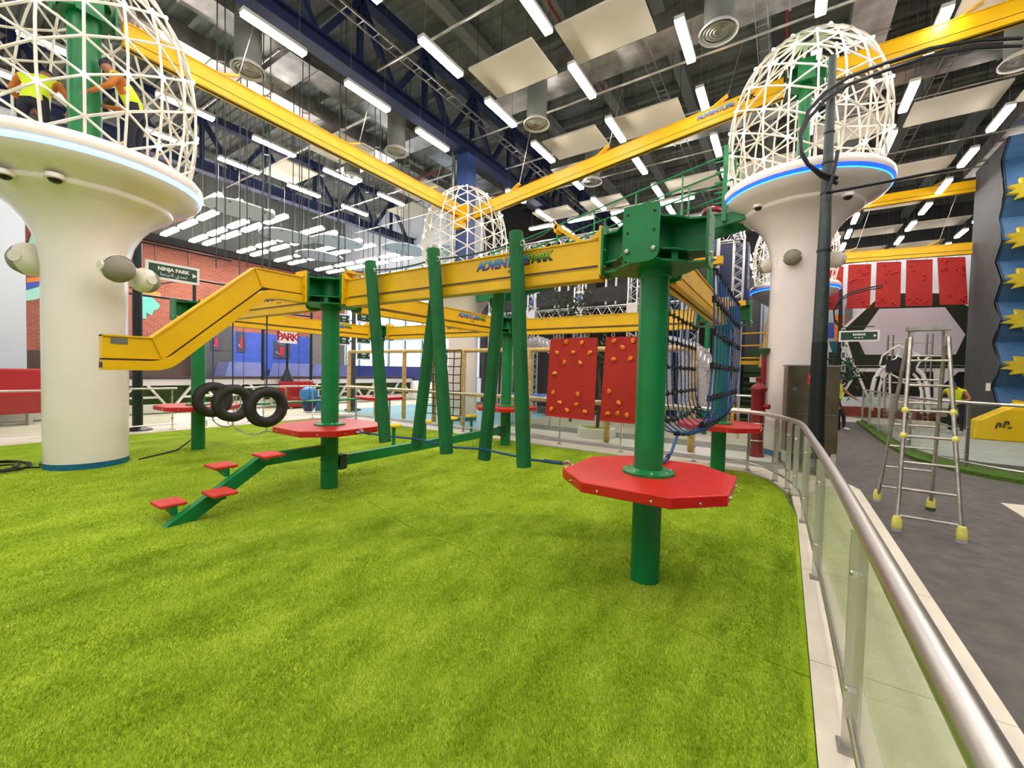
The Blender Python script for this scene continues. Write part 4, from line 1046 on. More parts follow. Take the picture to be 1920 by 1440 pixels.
# ball speakers
def speaker(c, facing, label, r=0.17, base=None):
    c = Vector(c); f = Vector(facing).normalized(); t = thing('ball_speaker', label, 'speaker', c, group='round speakers on the towers')
    q = Vector((0, 0, 1)).rotation_difference(f).to_matrix()
    def tr(m): m.v = [tuple(q @ Vector(v) + c) for v in m.v]; return m
    tr(MB().lathe([(0.0, 1.02 * r), (0.35 * r, 0.96 * r), (0.7 * r, 0.72 * r), (0.93 * r, 0.38 * r), (1.0 * r, 0.0)], 22)).build('grille', 'speaker_mesh', t, True)
    tr(MB().lathe([(1.03 * r, 0.02), (1.04 * r, -0.2 * r), (0.97 * r, -0.5 * r), (0.75 * r, -0.78 * r), (0.4 * r, -0.9 * r), (0.0, -0.92 * r)], 22)).build('housing', 'speaker', t, True)
    side = f.cross(Vector((0, 0, 1))).normalized()
    for s in (-1, 1): MB().tube(c + side * s * r * 0.8 - f * r * 0.12, c + side * s * (r * 1.08) - f * r * 0.12, 0.36 * r, n=16).build('pivot', 'speaker', t, True)
    if base is not None: MB().path([c - f * 0.10, (c - f * 0.14 + Vector(base)) / 2 - Vector((0, 0, 0.03)), base], 0.022, 8).build('arm', 'speaker', t, True)
speaker(at(54, 487, 6.15), (-0.8, -0.72, -0.15), 'round speaker on the left edge of the nearest white tower', 0.23, (-8.5, -1.85, 3.12))
speaker(at(222, 504, 5.95), (0.95, 0.2, -0.3), 'round speaker on the front of the nearest white tower', 0.19, (-7.73, -1.45, 3.04))
speaker(at(273, 527, 6.35), (-0.25, 0.95, -0.15), 'round speaker on the right edge of the nearest white tower, seen from behind', 0.18, (-7.88, -1.15, 2.95))
speaker((0.42, 7.15, 3.96), (-0.95, 0.3, -0.1), 'round speaker on the left edge of the tall right tower', 0.15, (0.55, 7.17, 3.97))
speaker((0.9, 6.58, 3.95), (-0.1, -0.95, -0.2), 'round speaker on the front of the tall right tower', 0.15, (0.93, 6.73, 3.97))
speaker((1.66, 7.6, 4.05), (0.6, 0.8, -0.1), 'round speaker right of the lamp post, on the tall right tower', 0.16, (1.42, 7.42, 4.05))

# sloping green footbridge between the middle and right towers
fb = thing('footbridge', 'green footbridge with thin handrails climbing to the right tower deck', 'bridge', (-7.1, 7.2, 3.8))
A, B = Vector((-7.15, 0, 3.80)), Vector((0.42, 0, 5.12))
for y in (6.85, 7.55): MB().bar(A + Vector((0, y, 0)), B + Vector((0, y, 0)), 0.09, 0.24).build('stringer', 'green', fb)
for i in range(22):
    p = A.lerp(B, (i + 0.5) / 22); MB().box(p + Vector((0, 7.2, 0.13)), (0.26, 0.64, 0.025)).build('tread', 'green', fb)
for y in (6.83, 7.57):
    for h in (0.72, 1.3): MB().tube(A + Vector((0.5, y, h)), B + Vector((-0.55, y, h + 0.0)), 0.022, n=8).build('handrail', 'green', fb, True)
    for i in range(7):
        p = A.lerp(B, 0.08 + i * 0.14); MB().tube(p + Vector((0, y, 0.1)), p + Vector((0, y, 1.3)), 0.022, n=8).build('baluster', 'green', fb, True)
lp = thing('rung_post', 'green post with short rungs beside the blue ring of the right tower', 'post', (-0.36, 6.75, 4.9))
MB().box((-0.36, 6.72, 5.72), (0.09, 0.06, 1.6)).build('post', 'green', lp)
for i in range(6): MB().box((-0.47, 6.72, 5.1 + i * 0.22), (0.2, 0.035, 0.03)).build('rung', 'green', lp)
rpst = thing('ring_post', 'green and blue post topped by a dark red ring', 'post', (-0.95, 9.35, 0))
MB().tube((-0.98, 9.35, -0.03), (-0.98, 9.35, 6.0), 0.07, n=12).build('post', 'green', rpst, True)
MB().tube((-0.89, 9.35, 5.0), (-0.89, 9.35, 5.95), 0.03, n=8).build('blue_pipe', 'blue_pipe', rpst, True)
MB().torus((-0.98, 9.35, 6.08), (0, 0.15, 1), 0.2, 0.075, 24, 8).build('ring', 'hydrant_red', rpst, True)

# hanging cables over the left half, in pairs
cb0 = thing('hanging_cable', 'pair of thin dark cables hanging in front of the trampoline ceiling', 'cable', (-10.5, 1.0, 4.0), group='hanging cable pairs')
MB().tube((0, 0, 0), (0.05, 0.0, 7.36), 0.012, n=5).build('cable', 'rope_dark', cb0, local=True)
MB().tube((0.16, 0.1, 0.2), (0.13, 0.1, 7.36), 0.012, n=5).build('cable', 'rope_dark', cb0, local=True)
MB().tube((0.05, 0, 4.2), (0.13, 0.1, 4.2), 0.02, n=6).build('clamp', 'bolt', cb0, local=True)
for i, (x, y, z) in enumerate(((-9.1, 0.6, 3.6), (-9.1, 1.5, 3.4), (-9.1, 2.4, 3.5), (-9.1, 3.4, 3.62), (-9.1, 4.5, 3.65), (-9.1, 5.6, 3.6), (-10.4, 1.6, 3.8), (-10.4, 2.9, 3.6), (-10.4, 4.3, 3.7), (-10.4, 5.8, 3.8), (-12.6, 3.2, 3.8), (-12.6, 5.0, 3.9), (-12.6, 6.8, 4.0), (-12.6, 8.4, 3.9))):
    if i: tree_copy(cb0, (x, y, z))
    else: cb0.location = (x, y, z)

# ------------------------------------------------------------------ steel and glass railings
def railing(name, label, pts, posts, z_base=0.012, zt=1.0, inner=Vector((0, 0, 0)), glass=True, r=0.026, lean=0.0):
    t = thing(name, label, 'railing', (pts[0][0], pts[0][1], 0))
    MB().path([(x, y, zt) for x, y in pts], r, 12).build('handrail', 'steel', t, True)
    MB().path([(x, y, 0.14) for x, y in pts], 0.016, 8).build('bottom_rail', 'steel', t, True)
    # arc length lookup
    P = [Vector((x, y, 0)) for x, y in pts]; cl = [0]
    for a, b in zip(P[:-1], P[1:]): cl.append(cl[-1] + (b - a).length)
    def pos(s):
        s = max(0, min(cl[-1], s)); j = max(k for k in range(len(cl)) if cl[k] <= s + 1e-9); j = min(j, len(P) - 2)
        return P[j].lerp(P[j + 1], (s - cl[j]) / (cl[j + 1] - cl[j])), (P[j + 1] - P[j]).normalized()
    ss = posts(cl[-1]) if callable(posts) else posts
    for s in ss:
        p, d = pos(s); n = Vector((d.y, -d.x, 0))
        po = MB().box(p + Vector((0, 0, z_base + (zt - z_base) / 2 - 0.02)), (0.062, 0.014, zt - z_base - 0.04), Matrix.Rotation(math.atan2(d.y, d.x) + PI / 2, 3, 'Z')).build('post', 'steel', t)
        MB().box(p + Vector((0, 0, z_base + 0.005)), (0.09, 0.09, 0.01)).build('foot_plate', 'steel_dull', t)
        for z in (0.28, 0.78):
            for sgn in (-1, 1): bolt(po, p + d * sgn * 0.012 + Vector((0, 0, z)) + n * sgn * 0.006, n * sgn, 1.3, 'glass_clamp')
    if glass:
        for a, b in zip(ss[:-1], ss[1:]):
            k = max(1, int((b - a) / 0.35)) if True else 1
            q = [pos(a + 0.035 + (b - a - 0.07) * i / k)[0] for i in range(k + 1)]
            m = MB()
            lo = [v + Vector((0, 0, 0.16)) for v in q]; hi = [v + Vector((0, 0, zt - 0.08)) for v in q]
            vs = []; th = 0.005
            for i, v in enumerate(q):
                d = (q[min(i + 1, k)] - q[max(i - 1, 0)]).normalized(); n = Vector((d.y, -d.x, 0)) * th
                vs += [lo[i] + n, hi[i] + n, hi[i] - n, lo[i] - n]
            fs = [(0, 1, 2, 3), (4 * k + 3, 4 * k + 2, 4 * k + 1, 4 * k)]
            for i in range(k):
                for j in range(4): fs.append((4 * i + j, 4 * i + 4 + j, 4 * i + 4 + (j + 1) % 4, 4 * i + (j + 1) % 4))
            m.add(vs, fs).build('glass_panel', 'glass', t, False)
    return t
def curve(p, r=0.5, n=6):
    out = [Vector((*p[0], 0))]
    for i in range(1, len(p) - 1):
        a, b, c = Vector((*p[i - 1], 0)), Vector((*p[i], 0)), Vector((*p[i + 1], 0))
        ra = min(r, (a - b).length * 0.45, (c - b).length * 0.45); u = b + (a - b).normalized() * ra; v = b + (c - b).normalized() * ra
        for k in range(n + 1):
            f = k / n; out.append(u * (1 - f) ** 2 + b * 2 * f * (1 - f) + v * f * f)
    out.append(Vector((*p[-1], 0))); return [(v.x, v.y) for v in out]
near_pts = curve([(1.17, -5.0), (1.145, 0.0), (1.06, 3.6), (0.55, 4.82), (-0.4, 5.0)], 0.9, 8)
railing('glass_railing', 'near stainless handrail with clamped glass panels along the right kerb', near_pts, [0.3, 2.1, 4.0, 5.8, 7.3, 8.5, 8.85, 9.3, 10.0, 10.6], r=0.034)
far_pts = curve([(-0.4, 5.0), (-6.0, 4.98), (-8.8, 4.95), (-10.6, 4.75), (-11.45, 4.0), (-11.5, 2.6)], 0.8, 6)
railing('glass_railing', 'far stainless glass railing along the back edge of the turf', far_pts, lambda L: [0.1 + (L - 0.2) * i / 9 for i in range(10)], r=0.022)
left_pts = [(-11.5, -7.5), (-11.5, 0.7)]
railing('glass_railing', 'low stainless glass railing behind the nearest tower at the left edge', left_pts, lambda L: [0.1 + (L - 0.2) * i / 5 for i in range(6)], r=0.022)
hf = thing('tube_barrier', 'rounded stainless tube barrier behind the hanging tyres', 'barrier', (-11.6, 1.3, 0))
for k, (y0, y1) in enumerate(((1.15, 2.05), (2.15, 3.4))):
    for zt, nm in ((0.98, 'outer_frame'), (0.8, 'inner_frame')):
        c = curve([(y0 + (0.98 - zt) * 0.4, 0.15), (y0 + (0.98 - zt) * 0.4, zt), (y1 - (0.98 - zt) * 0.4, zt), (y1 - (0.98 - zt) * 0.4, 0.15)], 0.12, 5)
        MB().path([(-11.6, a, b) for a, b in c], 0.02, 8).build(nm, 'steel', hf, True)
    for y in (y0 + 0.2, y1 - 0.2): MB().tube((-11.6, y, 0.0), (-11.6, y, 0.16), 0.018, n=8).build('leg', 'steel', hf, True)
    MB().tube((-11.6, y0, 0.16), (-11.6, y1, 0.16), 0.018, n=8).build('bottom_bar', 'steel', hf, True)

# ------------------------------------------------------------------ step ladder on the walkway
la = thing('step_ladder', 'tall aluminium step ladder with yellow taped joints and padded feet', 'ladder', (2.18, 3.4, -0.04))
F = [Vector((1.93, 2.78, 0)), Vector((2.42, 2.76, 0)), Vector((1.95, 4.06, 0)), Vector((2.46, 4.03, 0))]
Tp = [Vector((2.07, 3.36, 2.1)), Vector((2.38, 3.35, 2.1)), Vector((2.07, 3.47, 2.1)), Vector((2.38, 3.46, 2.1))]
for f, t_ in zip(F, Tp): MB().tube(f, t_, 0.02, n=10).build('leg', 'aluminium', la, True)
for i in range(7):
    u = 0.06 + i * 0.135
    a, b = F[0].lerp(Tp[0], u), F[1].lerp(Tp[1], u); r_ = MB().tube(a, b, 0.014, n=8).build('rung', 'aluminium', la, True)
    c, d = F[2].lerp(Tp[2], u + 0.03), F[3].lerp(Tp[3], u + 0.03); MB().tube(c, d, 0.012, n=8).build('rung', 'aluminium', la, True)
    if i in (3, 4):
        for q in (a, b): MB().sphere(q, 0.034, 10, 7, (1, 0.9, 1.2)).build('tape_wrap', 'foam_tape', la, True)
for i in range(4):
    f = F[i]; MB().lathe([(0.0, 0.13), (0.03, 0.125), (0.042, 0.09), (0.046, 0.02), (0.04, -0.035), (0.0, -0.035)], 14, (f.x, f.y, 0)).build('padded_foot', 'foam_tape', la, True)
    MB().lathe([(0.047, 0.0), (0.047, -0.038), (0.0, -0.038)], 14, (f.x, f.y, 0)).build('foot_base', 'grey_tyre' if i != 3 else 'stair_green', la, True)
MB().box((2.225, 3.41, 2.20), (0.36, 0.16, 0.045)).build('top_plate', 'aluminium', la)
for x in (2.08, 2.37): MB().box((x, 3.41, 2.1), (0.035, 0.12, 0.2)).build('top_bracket', 'aluminium', la)
for x in (2.03, 2.40): MB().tube((x, 3.08, 1.1), (x + 0.01, 3.76, 1.1), 0.008, n=6).build('spreader_bar', 'steel_dull', la)

# ------------------------------------------------------------------ lamp posts
lmp = thing('lamp_post', 'tall dark lamp post with curled twin tubes beside the right tower', 'lamp post', (1.33, 5.5, -0.03))
LP = Vector((1.33, 5.5, 0))
MB().lathe([(0.0, -0.04), (0.17, -0.04), (0.17, 0.04), (0.135, 0.06), (0.125, 0.6), (0.12, 0.9)], 24, LP).build('base', 'black_metal', lmp, True)
MB().tube(LP + Vector((0, 0, 0.9)), LP + Vector((0, 0, 2.2)), 0.118, 0.112, n=24).build('lower_shaft', 'black_metal', lmp, True)
MB().tube(LP + Vector((0, 0, 2.2)), LP + Vector((0, 0, 6.95)), 0.108, 0.055, n=24).build('upper_shaft', 'lamp_metal', lmp, True)
for z, r in ((3.75, 0.097), (4.7, 0.083), (5.2, 0.08), (5.7, 0.073), (6.3, 0.066)): MB().lathe([(r, z - 0.02), (r + 0.007, z - 0.015), (r + 0.007, z + 0.015), (r, z + 0.02)], 20, LP).build('band', 'black_metal', lmp, True)
for dz, off_ in ((0, 0), (14, 0.06)):
    pp = [(1915, 72 + dz), (1830, 76 + dz), (1740, 92 + dz), (1660, 118 + dz), (1590, 145 + dz), (1545, 175 + dz), (1515, 210 + dz), (1500, 250 + dz * 0.6), (1503, 285 + dz * 0.3), (1515, 308), (1540, 325 + dz * 0.4), (1570, 334 + dz * 0.7)]
    MB().path([at(px, py, 6.72 + off_ * 0.5) for px, py in pp], 0.03, 8).build('curled_tube', 'black_metal', lmp, True)
MB().path([at(1548, 362, 6.75), at(1640, 345, 6.6), at(1792, 315, 6.4)], 0.025, 8).build('side_arm', 'black_metal', lmp, True)
MB().path([at(1553, 360, 6.72), at(1566, 310, 6.7), at(1571, 282, 6.68)], 0.028, 8).build('prong', 'black_metal', lmp, True)
l2p = thing('lamp_post', 'slim dark lamp post carrying direction signs, in front of the hexagon mural', 'lamp post', vy(1573, 705, 13.6))
q0, q1 = vy(1572, 770, 13.6), vy(1577, 543, 13.6)
MB().tube((q0.x, 13.6, -0.04), q1, 0.07, 0.045, n=12).build('shaft', 'black_metal', l2p, True)
for dz in (0, 4):
    MB().path([vy(px, py + dz, 13.55) for px, py in ((1655, 535), (1625, 540), (1595, 548), (1575, 560), (1563, 580), (1565, 600), (1580, 612))], 0.022, 6).build('curled_tube', 'black_metal', l2p, True)
MB().path([vy(1578, 614, 13.55), vy(1640, 612, 13.55)], 0.018, 6).build('side_arm', 'black_metal', l2p, True)
for yy in (622, 645, 666, 690):
    c = vy(1581, yy, 13.5); MB().box(c, (0.1, 0.03, 0.22)).build('side_sign', 'sign_white', l2p); MB().box(c - Vector((0, 0.016, 0)), (0.075, 0.006, 0.18)).build('sign_face', 'grey_wall', l2p)
def arrow_sign(name, label, c, w, h, xdir, word=None, sub=None, parent=None, fs=0.3):
    c = Vector(c); xd = Vector(xdir).normalized(); up = Vector((0, 0, 1)); n = xd.cross(up)
    t = thing(name, label, 'sign', c)
    rot = Matrix((xd, -n, up)).transposed()
    MB().box(c, (w, 0.05, h), rot).build('frame', 'sign_white', t)
    MB().box(c + n * 0.026, (w * 0.9, 0.006, h * 0.72), rot).build('face', 'sign_green', t)
    f = c + n * 0.0305; a = f + xd * w * 0.36
    MB().prism([a - up * h * 0.14, a + up * h * 0.14, a + xd * h * 0.22], -n * 0.003).build('arrow', 'sign_white', t)
    if not word:
        for k in range(7): MB().box(f + xd * w * (-0.13 + 0.045 * k) + up * h * 0.13, (w * 0.032, 0.004, h * (0.16 if k % 3 else 0.2)), rot).build('small_print', 'sign_white', t)
        for k in range(5): MB().box(f + xd * w * (-0.09 + 0.045 * k) - up * h * 0.15, (w * 0.036, 0.004, h * (0.05 if k % 2 else 0.1)), rot).build('small_print', 'sign_white', t)
    if word: text(word, h * fs, 'sign_white', 'lettering', t, f + up * h * 0.12, xd, up, 0.001, bold=h * 0.012)
    if sub: text(sub, h * fs * 0.95, 'sign_white', 'lettering', t, f - up * h * 0.17, xd, up, 0.001)
    return t
c0 = vy(1610, 630, 13.5)
arrow_sign('direction_sign', 'small green arrow sign in a white frame before the hexagon mural', c0, 0.98, 0.34, (1, 0, 0))
AR = '\ufe8e\ufea0\ufee8\ufef4\ufee8\ufedf\ufe8d \ufef1\ufeaa\ufea4\ufe97'
c1 = (vx(270, 508, -11.82) + vx(364, 521, -11.82)) / 2; c1 = Vector((-11.70, (c1.y), 3.80))
arrow_sign('direction_sign', 'green NINJA PARK arrow sign beside the nearest white tower', (-11.66, 0.68, 3.80), 1.06, 0.42, (0, 1, 0), 'NINJA PARK', AR, fs=0.27)
bp_ = thing('lamp_post', 'black post behind the nearest white tower, holding the arrow sign', 'lamp post', (-11.82, -0.02, 0))
MB().tube((-11.86, 0.05, -0.03), (-11.82, 0.05, 5.2), 0.10, 0.085, n=16).build('shaft', 'black_metal', bp_, True)
MB().lathe([(0, -0.03), (0.28, -0.03), (0.28, 0.03), (0.2, 0.06), (0.1, 0.1)], 20, (-11.86, 0.05, 0)).build('base', 'black_metal', bp_, True)
MB().tube((-11.8, 0.1, 4.42), (-11.8, 2.0, 4.42), 0.025, n=8).build('sign_arm', 'black_metal', bp_, True)
for y in (0.35, 1.0): MB().tube((-11.78, y, 4.42), (-11.7, y, 4.0), 0.008, n=6).build('hanger', 'black_metal', bp_)
l3 = thing('lamp_post', 'grey post standing behind the railing right of the stairs post', 'lamp post', (-12.85, 6.6, 0))
MB().tube((-12.85, 6.6, -0.03), (-12.85, 6.6, 1.0), 0.15, 0.13, n=14).tube((-12.85, 6.6, 1.0), (-12.85, 6.6, 5.2), 0.09, 0.07, n=14).build('shaft', 'grey_wall', l3, True)
MB().lathe([(0, -0.03), (0.3, -0.03), (0.3, 0.02), (0.15, 0.05)], 16, (-12.85, 6.6, 0)).build('base', 'grey_wall', l3, True)
for i, (yy, w) in enumerate(((596, 40), (636, 30), (666, 30))):
    a = vx(681, yy, -12.6); br_ = arrow_sign('direction_sign', 'green sign plate on the grey post before the windows, %s one' % ('top', 'middle', 'bottom')[i], (a.x, a.y, a.z), 0.62, 0.36, (0, 1, 0)); MB().tube((a.x, a.y, a.z), (-12.85, 6.6, a.z), 0.02, n=6).build('bracket', 'grey_wall', br_)
    if i < 2:
        a = vx(644, yy + 2, -12.6); br_ = arrow_sign('direction_sign', 'green sign plate left of the grey post, %s one' % ('upper', 'lower')[i], (a.x, a.y, a.z), 0.5, 0.36, (0, 1, 0)); MB().tube((a.x, a.y, a.z), (-12.85, 6.6, a.z), 0.02, n=6).build('bracket', 'grey_wall', br_)
# fire hose cabinet and hydrant post
fc = thing('fire_cabinet', 'brown stainless fire hose cabinet standing in front of the right tower', 'cabinet', (1.29, 6.7, 0))
ca, cb_ = Vector((0.87, 6.42, 0)), Vector((1.68, 6.6, 0))
cx = (ca + cb_) / 2; cd = (cb_ - ca).normalized(); crot = Matrix.Rotation(math.atan2(cd.y, cd.x), 3, 'Z'); cn = Vector((cd.y, -cd.x, 0))
MB().box(cx + Vector((0, 0, 1.0)) - cn * 0.0, ((cb_ - ca).length, 0.3, 1.62), crot).build('body', 'cabinet', fc)
fr = cx + cn * 0.155
dr = MB().box(fr + Vector((0, 0, 1.36)), (0.74, 0.02, 0.86), crot).build('door', 'cabinet', fc); MB().box(fr + Vector((0, 0, 0.56)), (0.74, 0.02, 0.68), crot).build('door', 'cabinet', fc)
for z in (0.91, 0.925): MB().box(fr + cn * 0.004 + Vector((0, 0, z)), (0.76, 0.02, 0.006), crot).build('door_gap', 'bolt', fc)
MB().tube(fr - cd * 0.31 + cn * 0.01 + Vector((0, 0, 1.38)), fr - cd * 0.31 + cn * 0.025 + Vector((0, 0, 1.38)), 0.035, n=16).build('lock', 'bolt', dr)
MB().box(fr - cd * 0.02 + cn * 0.012 + Vector((0, 0, 1.58)), (0.15, 0.006, 0.22), crot).build('fire_hose_sign', 'fire_red', dr)
sc_ = fr - cd * 0.02 + cn * 0.016 + Vector((0, 0, 1.61))
for r_ in (0.05, 0.034, 0.018): MB().torus(sc_, cn, r_, 0.005, 18, 4).build('hose_symbol', 'sign_white', dr)
for i in range(2): MB().box(fr - cd * 0.02 + cn * 0.016 + Vector((0, 0, 1.515 - i * 0.02)), (0.1, 0.002, 0.006), crot).build('sign_line', 'sign_white', dr)
MB().box(cx + Vector((0, 0, 1.83)), ((cb_ - ca).length + 0.03, 0.34, 0.03), crot).build('top', 'steel_dull', fc)
for s in (-0.36, 0.36): MB().box(cx + cd * s + Vector((0, 0, 0.07)), (0.08, 0.3, 0.26), crot).build('leg', 'kerb', fc)
hy = thing('hydrant_post', 'dark red cast hydrant post left of the right tower', 'hydrant', (0.46, 6.75, 0))
HP = (0.42, 6.6, 0)
MB().lathe([(0.0, -0.03), (0.14, -0.03), (0.14, 0.0), (0.115, 0.03), (0.115, 0.28), (0.125, 0.3), (0.115, 0.33), (0.115, 0.62), (0.125, 0.64), (0.115, 0.67), (0.115, 0.86)], 22, HP).build('lower_barrel', 'hydrant_red', hy, True)
MB().lathe([(0.115, 0.86), (0.15, 0.87), (0.15, 0.9), (0.13, 0.92), (0.13, 1.3), (0.155, 1.33), (0.155, 1.37), (0.11, 1.42), (0.06, 1.46), (0.05, 1.5), (0.065, 1.53), (0.06, 1.58), (0.0, 1.6)], 22, HP).build('bonnet', 'hydrant_red', hy, True)
MB().tube((0.42, 6.6, 1.0), (0.62, 6.5, 1.0), 0.05, n=12).build('outlet', 'hydrant_red', hy, True)
for z in (0.3, 0.65): MB().lathe([(0.12, z - 0.012), (0.13, z), (0.12, z + 0.012)], 20, HP).build('ring', 'bolt', hy, True)
MB().tube((0.48, 7.0, 1.0), (0.48, 7.0, 2.05), 0.05, n=12).build('riser', 'hydrant_red', hy, True)
MB().lathe([(0.0, 2.2), (0.11, 2.2), (0.11, 2.17), (0.05, 2.05), (0.05, 2.0)], 16, (0.48, 7.0, 0)).build('riser_cap', 'stair_green', hy, True)
# ------------------------------------------------------------------ left background: trampoline hall
def flat(pts, ext, name, m, parent): return MB().prism(pts, ext).build(name, m, parent)
wl = bpy.data.objects['wall_left']
X = -23.48
for poly, m in (([(50, 465), (58, 440), (80, 448), (84, 470), (72, 480)], 'mint'), ([(48, 545), (62, 540), (84, 533), (84, 555), (66, 562), (48, 564)], 'mint'), ([(48, 530), (84, 526), (84, 534), (48, 545)], 'blue_pad'), ([(50, 522), (84, 518), (84, 527), (50, 531)], 'orange'),
                ([(258, 550), (285, 558), (300, 572), (296, 580), (288, 582), (284, 592), (274, 586), (274, 598), (258, 596)], 'teal_paint'), ([(258, 545), (268, 548), (284, 544), (302, 550), (300, 555), (285, 556), (262, 555)], 'orange')):
    flat([vx(a, b, X) for a, b in poly], (0.02, 0, 0), 'painted_leaf', m, wl)
# padded wall and pads
pw = thing('padded_wall', 'royal blue padded wall behind the trampolines', 'padding', (-23.2, 7.0, 1.0))
for i, (y0, y1) in enumerate(((6.7, 8.1), (8.11, 9.5), (9.51, 10.9))): MB().box((-23.2, (y0 + y1) / 2, 2.15), (0.3, y1 - y0, 2.4)).build('pad', 'blue_pad', pw)
MB().box((-23.0, 8.8, 1.2), (0.5, 4.2, 0.35)).build('pad_foot', 'blue_pad_dark', pw)
pg = thing('grey_net_wall', 'dark grey netted panel left of the blue padded wall', 'panel', (-22.9, 5.0, 1.0))
MB().box((-22.95, 5.9, 2.5), (0.1, 1.5, 3.0)).build('panel', 'grey_wall', pg); MB().box((-22.9, 5.1, 2.6), (0.14, 0.14, 3.2)).build('post', 'black', pg); MB().box((-22.9, 6.7, 2.6), (0.06, 0.06, 3.2)).build('post', 'galv', pg)
gb = thing('grey_brick_section', 'grey brick wall section right of the blue padded wall', 'wall panel', (-23.3, 10.9, 0)); MB().box((-23.38, 12.2, 2.6), (0.15, 2.5, 3.6)).build('panel', 'grey_brick', gb)
for y, z, w, h, l in ((9.25, 2.5, 0.9, 0.95, 'dark poster with red figures behind the tall sign'), (7.15, 2.8, 0.4, 1.05, 'small dark poster on the left of the blue padded wall'), (5.95, 2.75, 0.5, 0.9, 'faint dark poster on the grey net panel')):
    p = thing('poster', l, 'poster', (-22.98, y, z)); xx = -23.03 if y > 6.7 else -22.88
    MB().box((xx, y, z), (0.03, w, h)).build('sheet', 'poster', p); MB().box((xx + 0.018, y - w * 0.02, z - h * 0.06), (0.006, w * 0.22, h * 0.5)).build('red_print', 'sign_red', p)
    MB().path([(xx + 0.018, y - w * 0.35, z - h * 0.1), (xx + 0.018, y - w * 0.28, z - h * 0.2), (xx + 0.018, y - w * 0.15, z - h * 0.24)], 0.022, 5).build('pale_print', 'grey_tyre', p); MB().path([(xx + 0.018, y + w * 0.2, z + h * 0.3), (xx + 0.018, y - w * 0.2, z + h * 0.32)], 0.02, 5).build('pale_print', 'lilac_pad', p)
deck = thing('trampoline_deck', 'raised trampoline deck with a dark padded edge behind the white barrier', 'trampoline', (-19.5, 2, 0))
MB().box((-19.4, 5.75, 0.5), (6.5, 13.3, 1.0)).build('base', 'beige_floor', deck)
MB().box((-16.4, 5.75, 1.06), (0.5, 13.3, 0.12)).build('edge_pad', 'blue_pad_dark', deck)
for i in range(5): MB().box((-19.4, 0.4 + i * 2.66, 1.03), (5.2, 2.2, 0.06)).build('jump_bed', 'black', deck)
for i, y in enumerate((6.6, 9.2, 11.6)): MB().prism([(-22.55, y - 0.9, 1.0), (-22.55, y + 0.9, 1.0), (-22.55, y + 0.7, 1.75), (-22.55, y - 0.7, 1.75)], (1.2, 0, 0)).build('wedge_pad', 'lilac_pad', deck)
# white barrier with slanted cut-outs
br = thing('white_barrier', 'long white barrier with slanted dark green cut-outs in front of the trampolines', 'barrier', (-16, -6, 0))
MB().box((-15.98, 2.2, 0.98), (0.12, 22, 0.2)).build('top_board', 'white', br); MB().box((-15.98, 2.2, 0.14), (0.12, 22, 0.28)).build('bottom_board', 'white', br)
MB().box((-16.02, 2.2, 0.58), (0.04, 22, 0.64)).build('back_sheet', 'turf_dark', br); MB().box((-15.92, 2.2, 1.14), (0.16, 22, 0.07)).build('cap_rail', 'brown_wall', br)
for i in range(15):
    y = -8.4 + i * 1.5
    MB().bar((-15.96, y, 0.27), (-15.96, y + 0.45, 0.9), 0.06, 0.14, (1, 0, 0)).build('slanted_brace', 'white', br); MB().bar((-15.96, y + 1.2, 0.27), (-15.96, y + 0.75, 0.9), 0.06, 0.14, (1, 0, 0)).build('slanted_brace', 'white', br)
    MB().box((-15.95, y + 0.6, 0.5), (0.05, 0.9, 0.07)).build('cross_rail', 'white', br)
# black steel frame above the barrier
fr_ = thing('steel_portal', 'black steel frame with thin bars in front of the brick wall', 'frame', (-14.2, -1, 1))
for z0, z1, ya, yb in ((3.62, 3.5, 0.3, 6.5), (2.9, 2.85, 0.3, 6.5)): MB().tube((-15.5, ya, z0 + 0.75), (-15.5, yb, z0 + 0.75), 0.035, n=8).build('bar', 'black_metal', fr_, True)
for y in (0.3, 2.45, 4.6, 6.5): MB().tube((-15.5, y, 1.05), (-15.5, y, 4.4), 0.05, n=8).build('post', 'black_metal', fr_, True)
MB().tube((-15.5, 0.35, 3.65), (-15.5, 2.4, 4.37), 0.02, n=6).build('brace', 'black_metal', fr_, True)
# jump park sign
js = thing('tall_sign', 'red and white JUMP PARK sign on a slim black post', 'sign', (-15.7, 5.6, 0))
MB().tube((-15.7, 5.62, -0.03), (-15.7, 5.62, 2.6), 0.045, n=8).build('post', 'black_metal', js, True)
MB().lathe([(0, 1.0), (0.25, 1.0), (0.12, 1.3), (0.05, 1.5)], 12, (-15.7, 5.62, 0)).build('cone_base', 'black_metal', js, True)
MB().box((-15.68, 5.62, 2.95), (0.05, 0.74, 0.9)).build('board', 'sign_white', js)
text('JUMP', 0.42, 'sign_red', 'lettering', js, (-15.654, 5.62, 3.12), (0, 1, 0), (0, 0, 1), 0.004, bold=0.012, spacing=0.75)
text('PARK', 0.42, 'sign_red', 'lettering', js, (-15.654, 5.62, 2.74), (0, 1, 0), (0, 0, 1), 0.004, bold=0.012, spacing=0.75)
npd = thing('navy_pads', 'navy padded bench block under the bright windows', 'padding', (-18, 12.8, 0))
for i in range(4): MB().box((-21.5 + i * 2.0, 12.9, 1.35), (1.96, 0.8, 0.75)).build('pad', 'blue_pad_dark', npd)
MB().box((-18.5, 12.85, 0.49), (8.2, 0.9, 0.98)).build('plinth', 'white', npd)
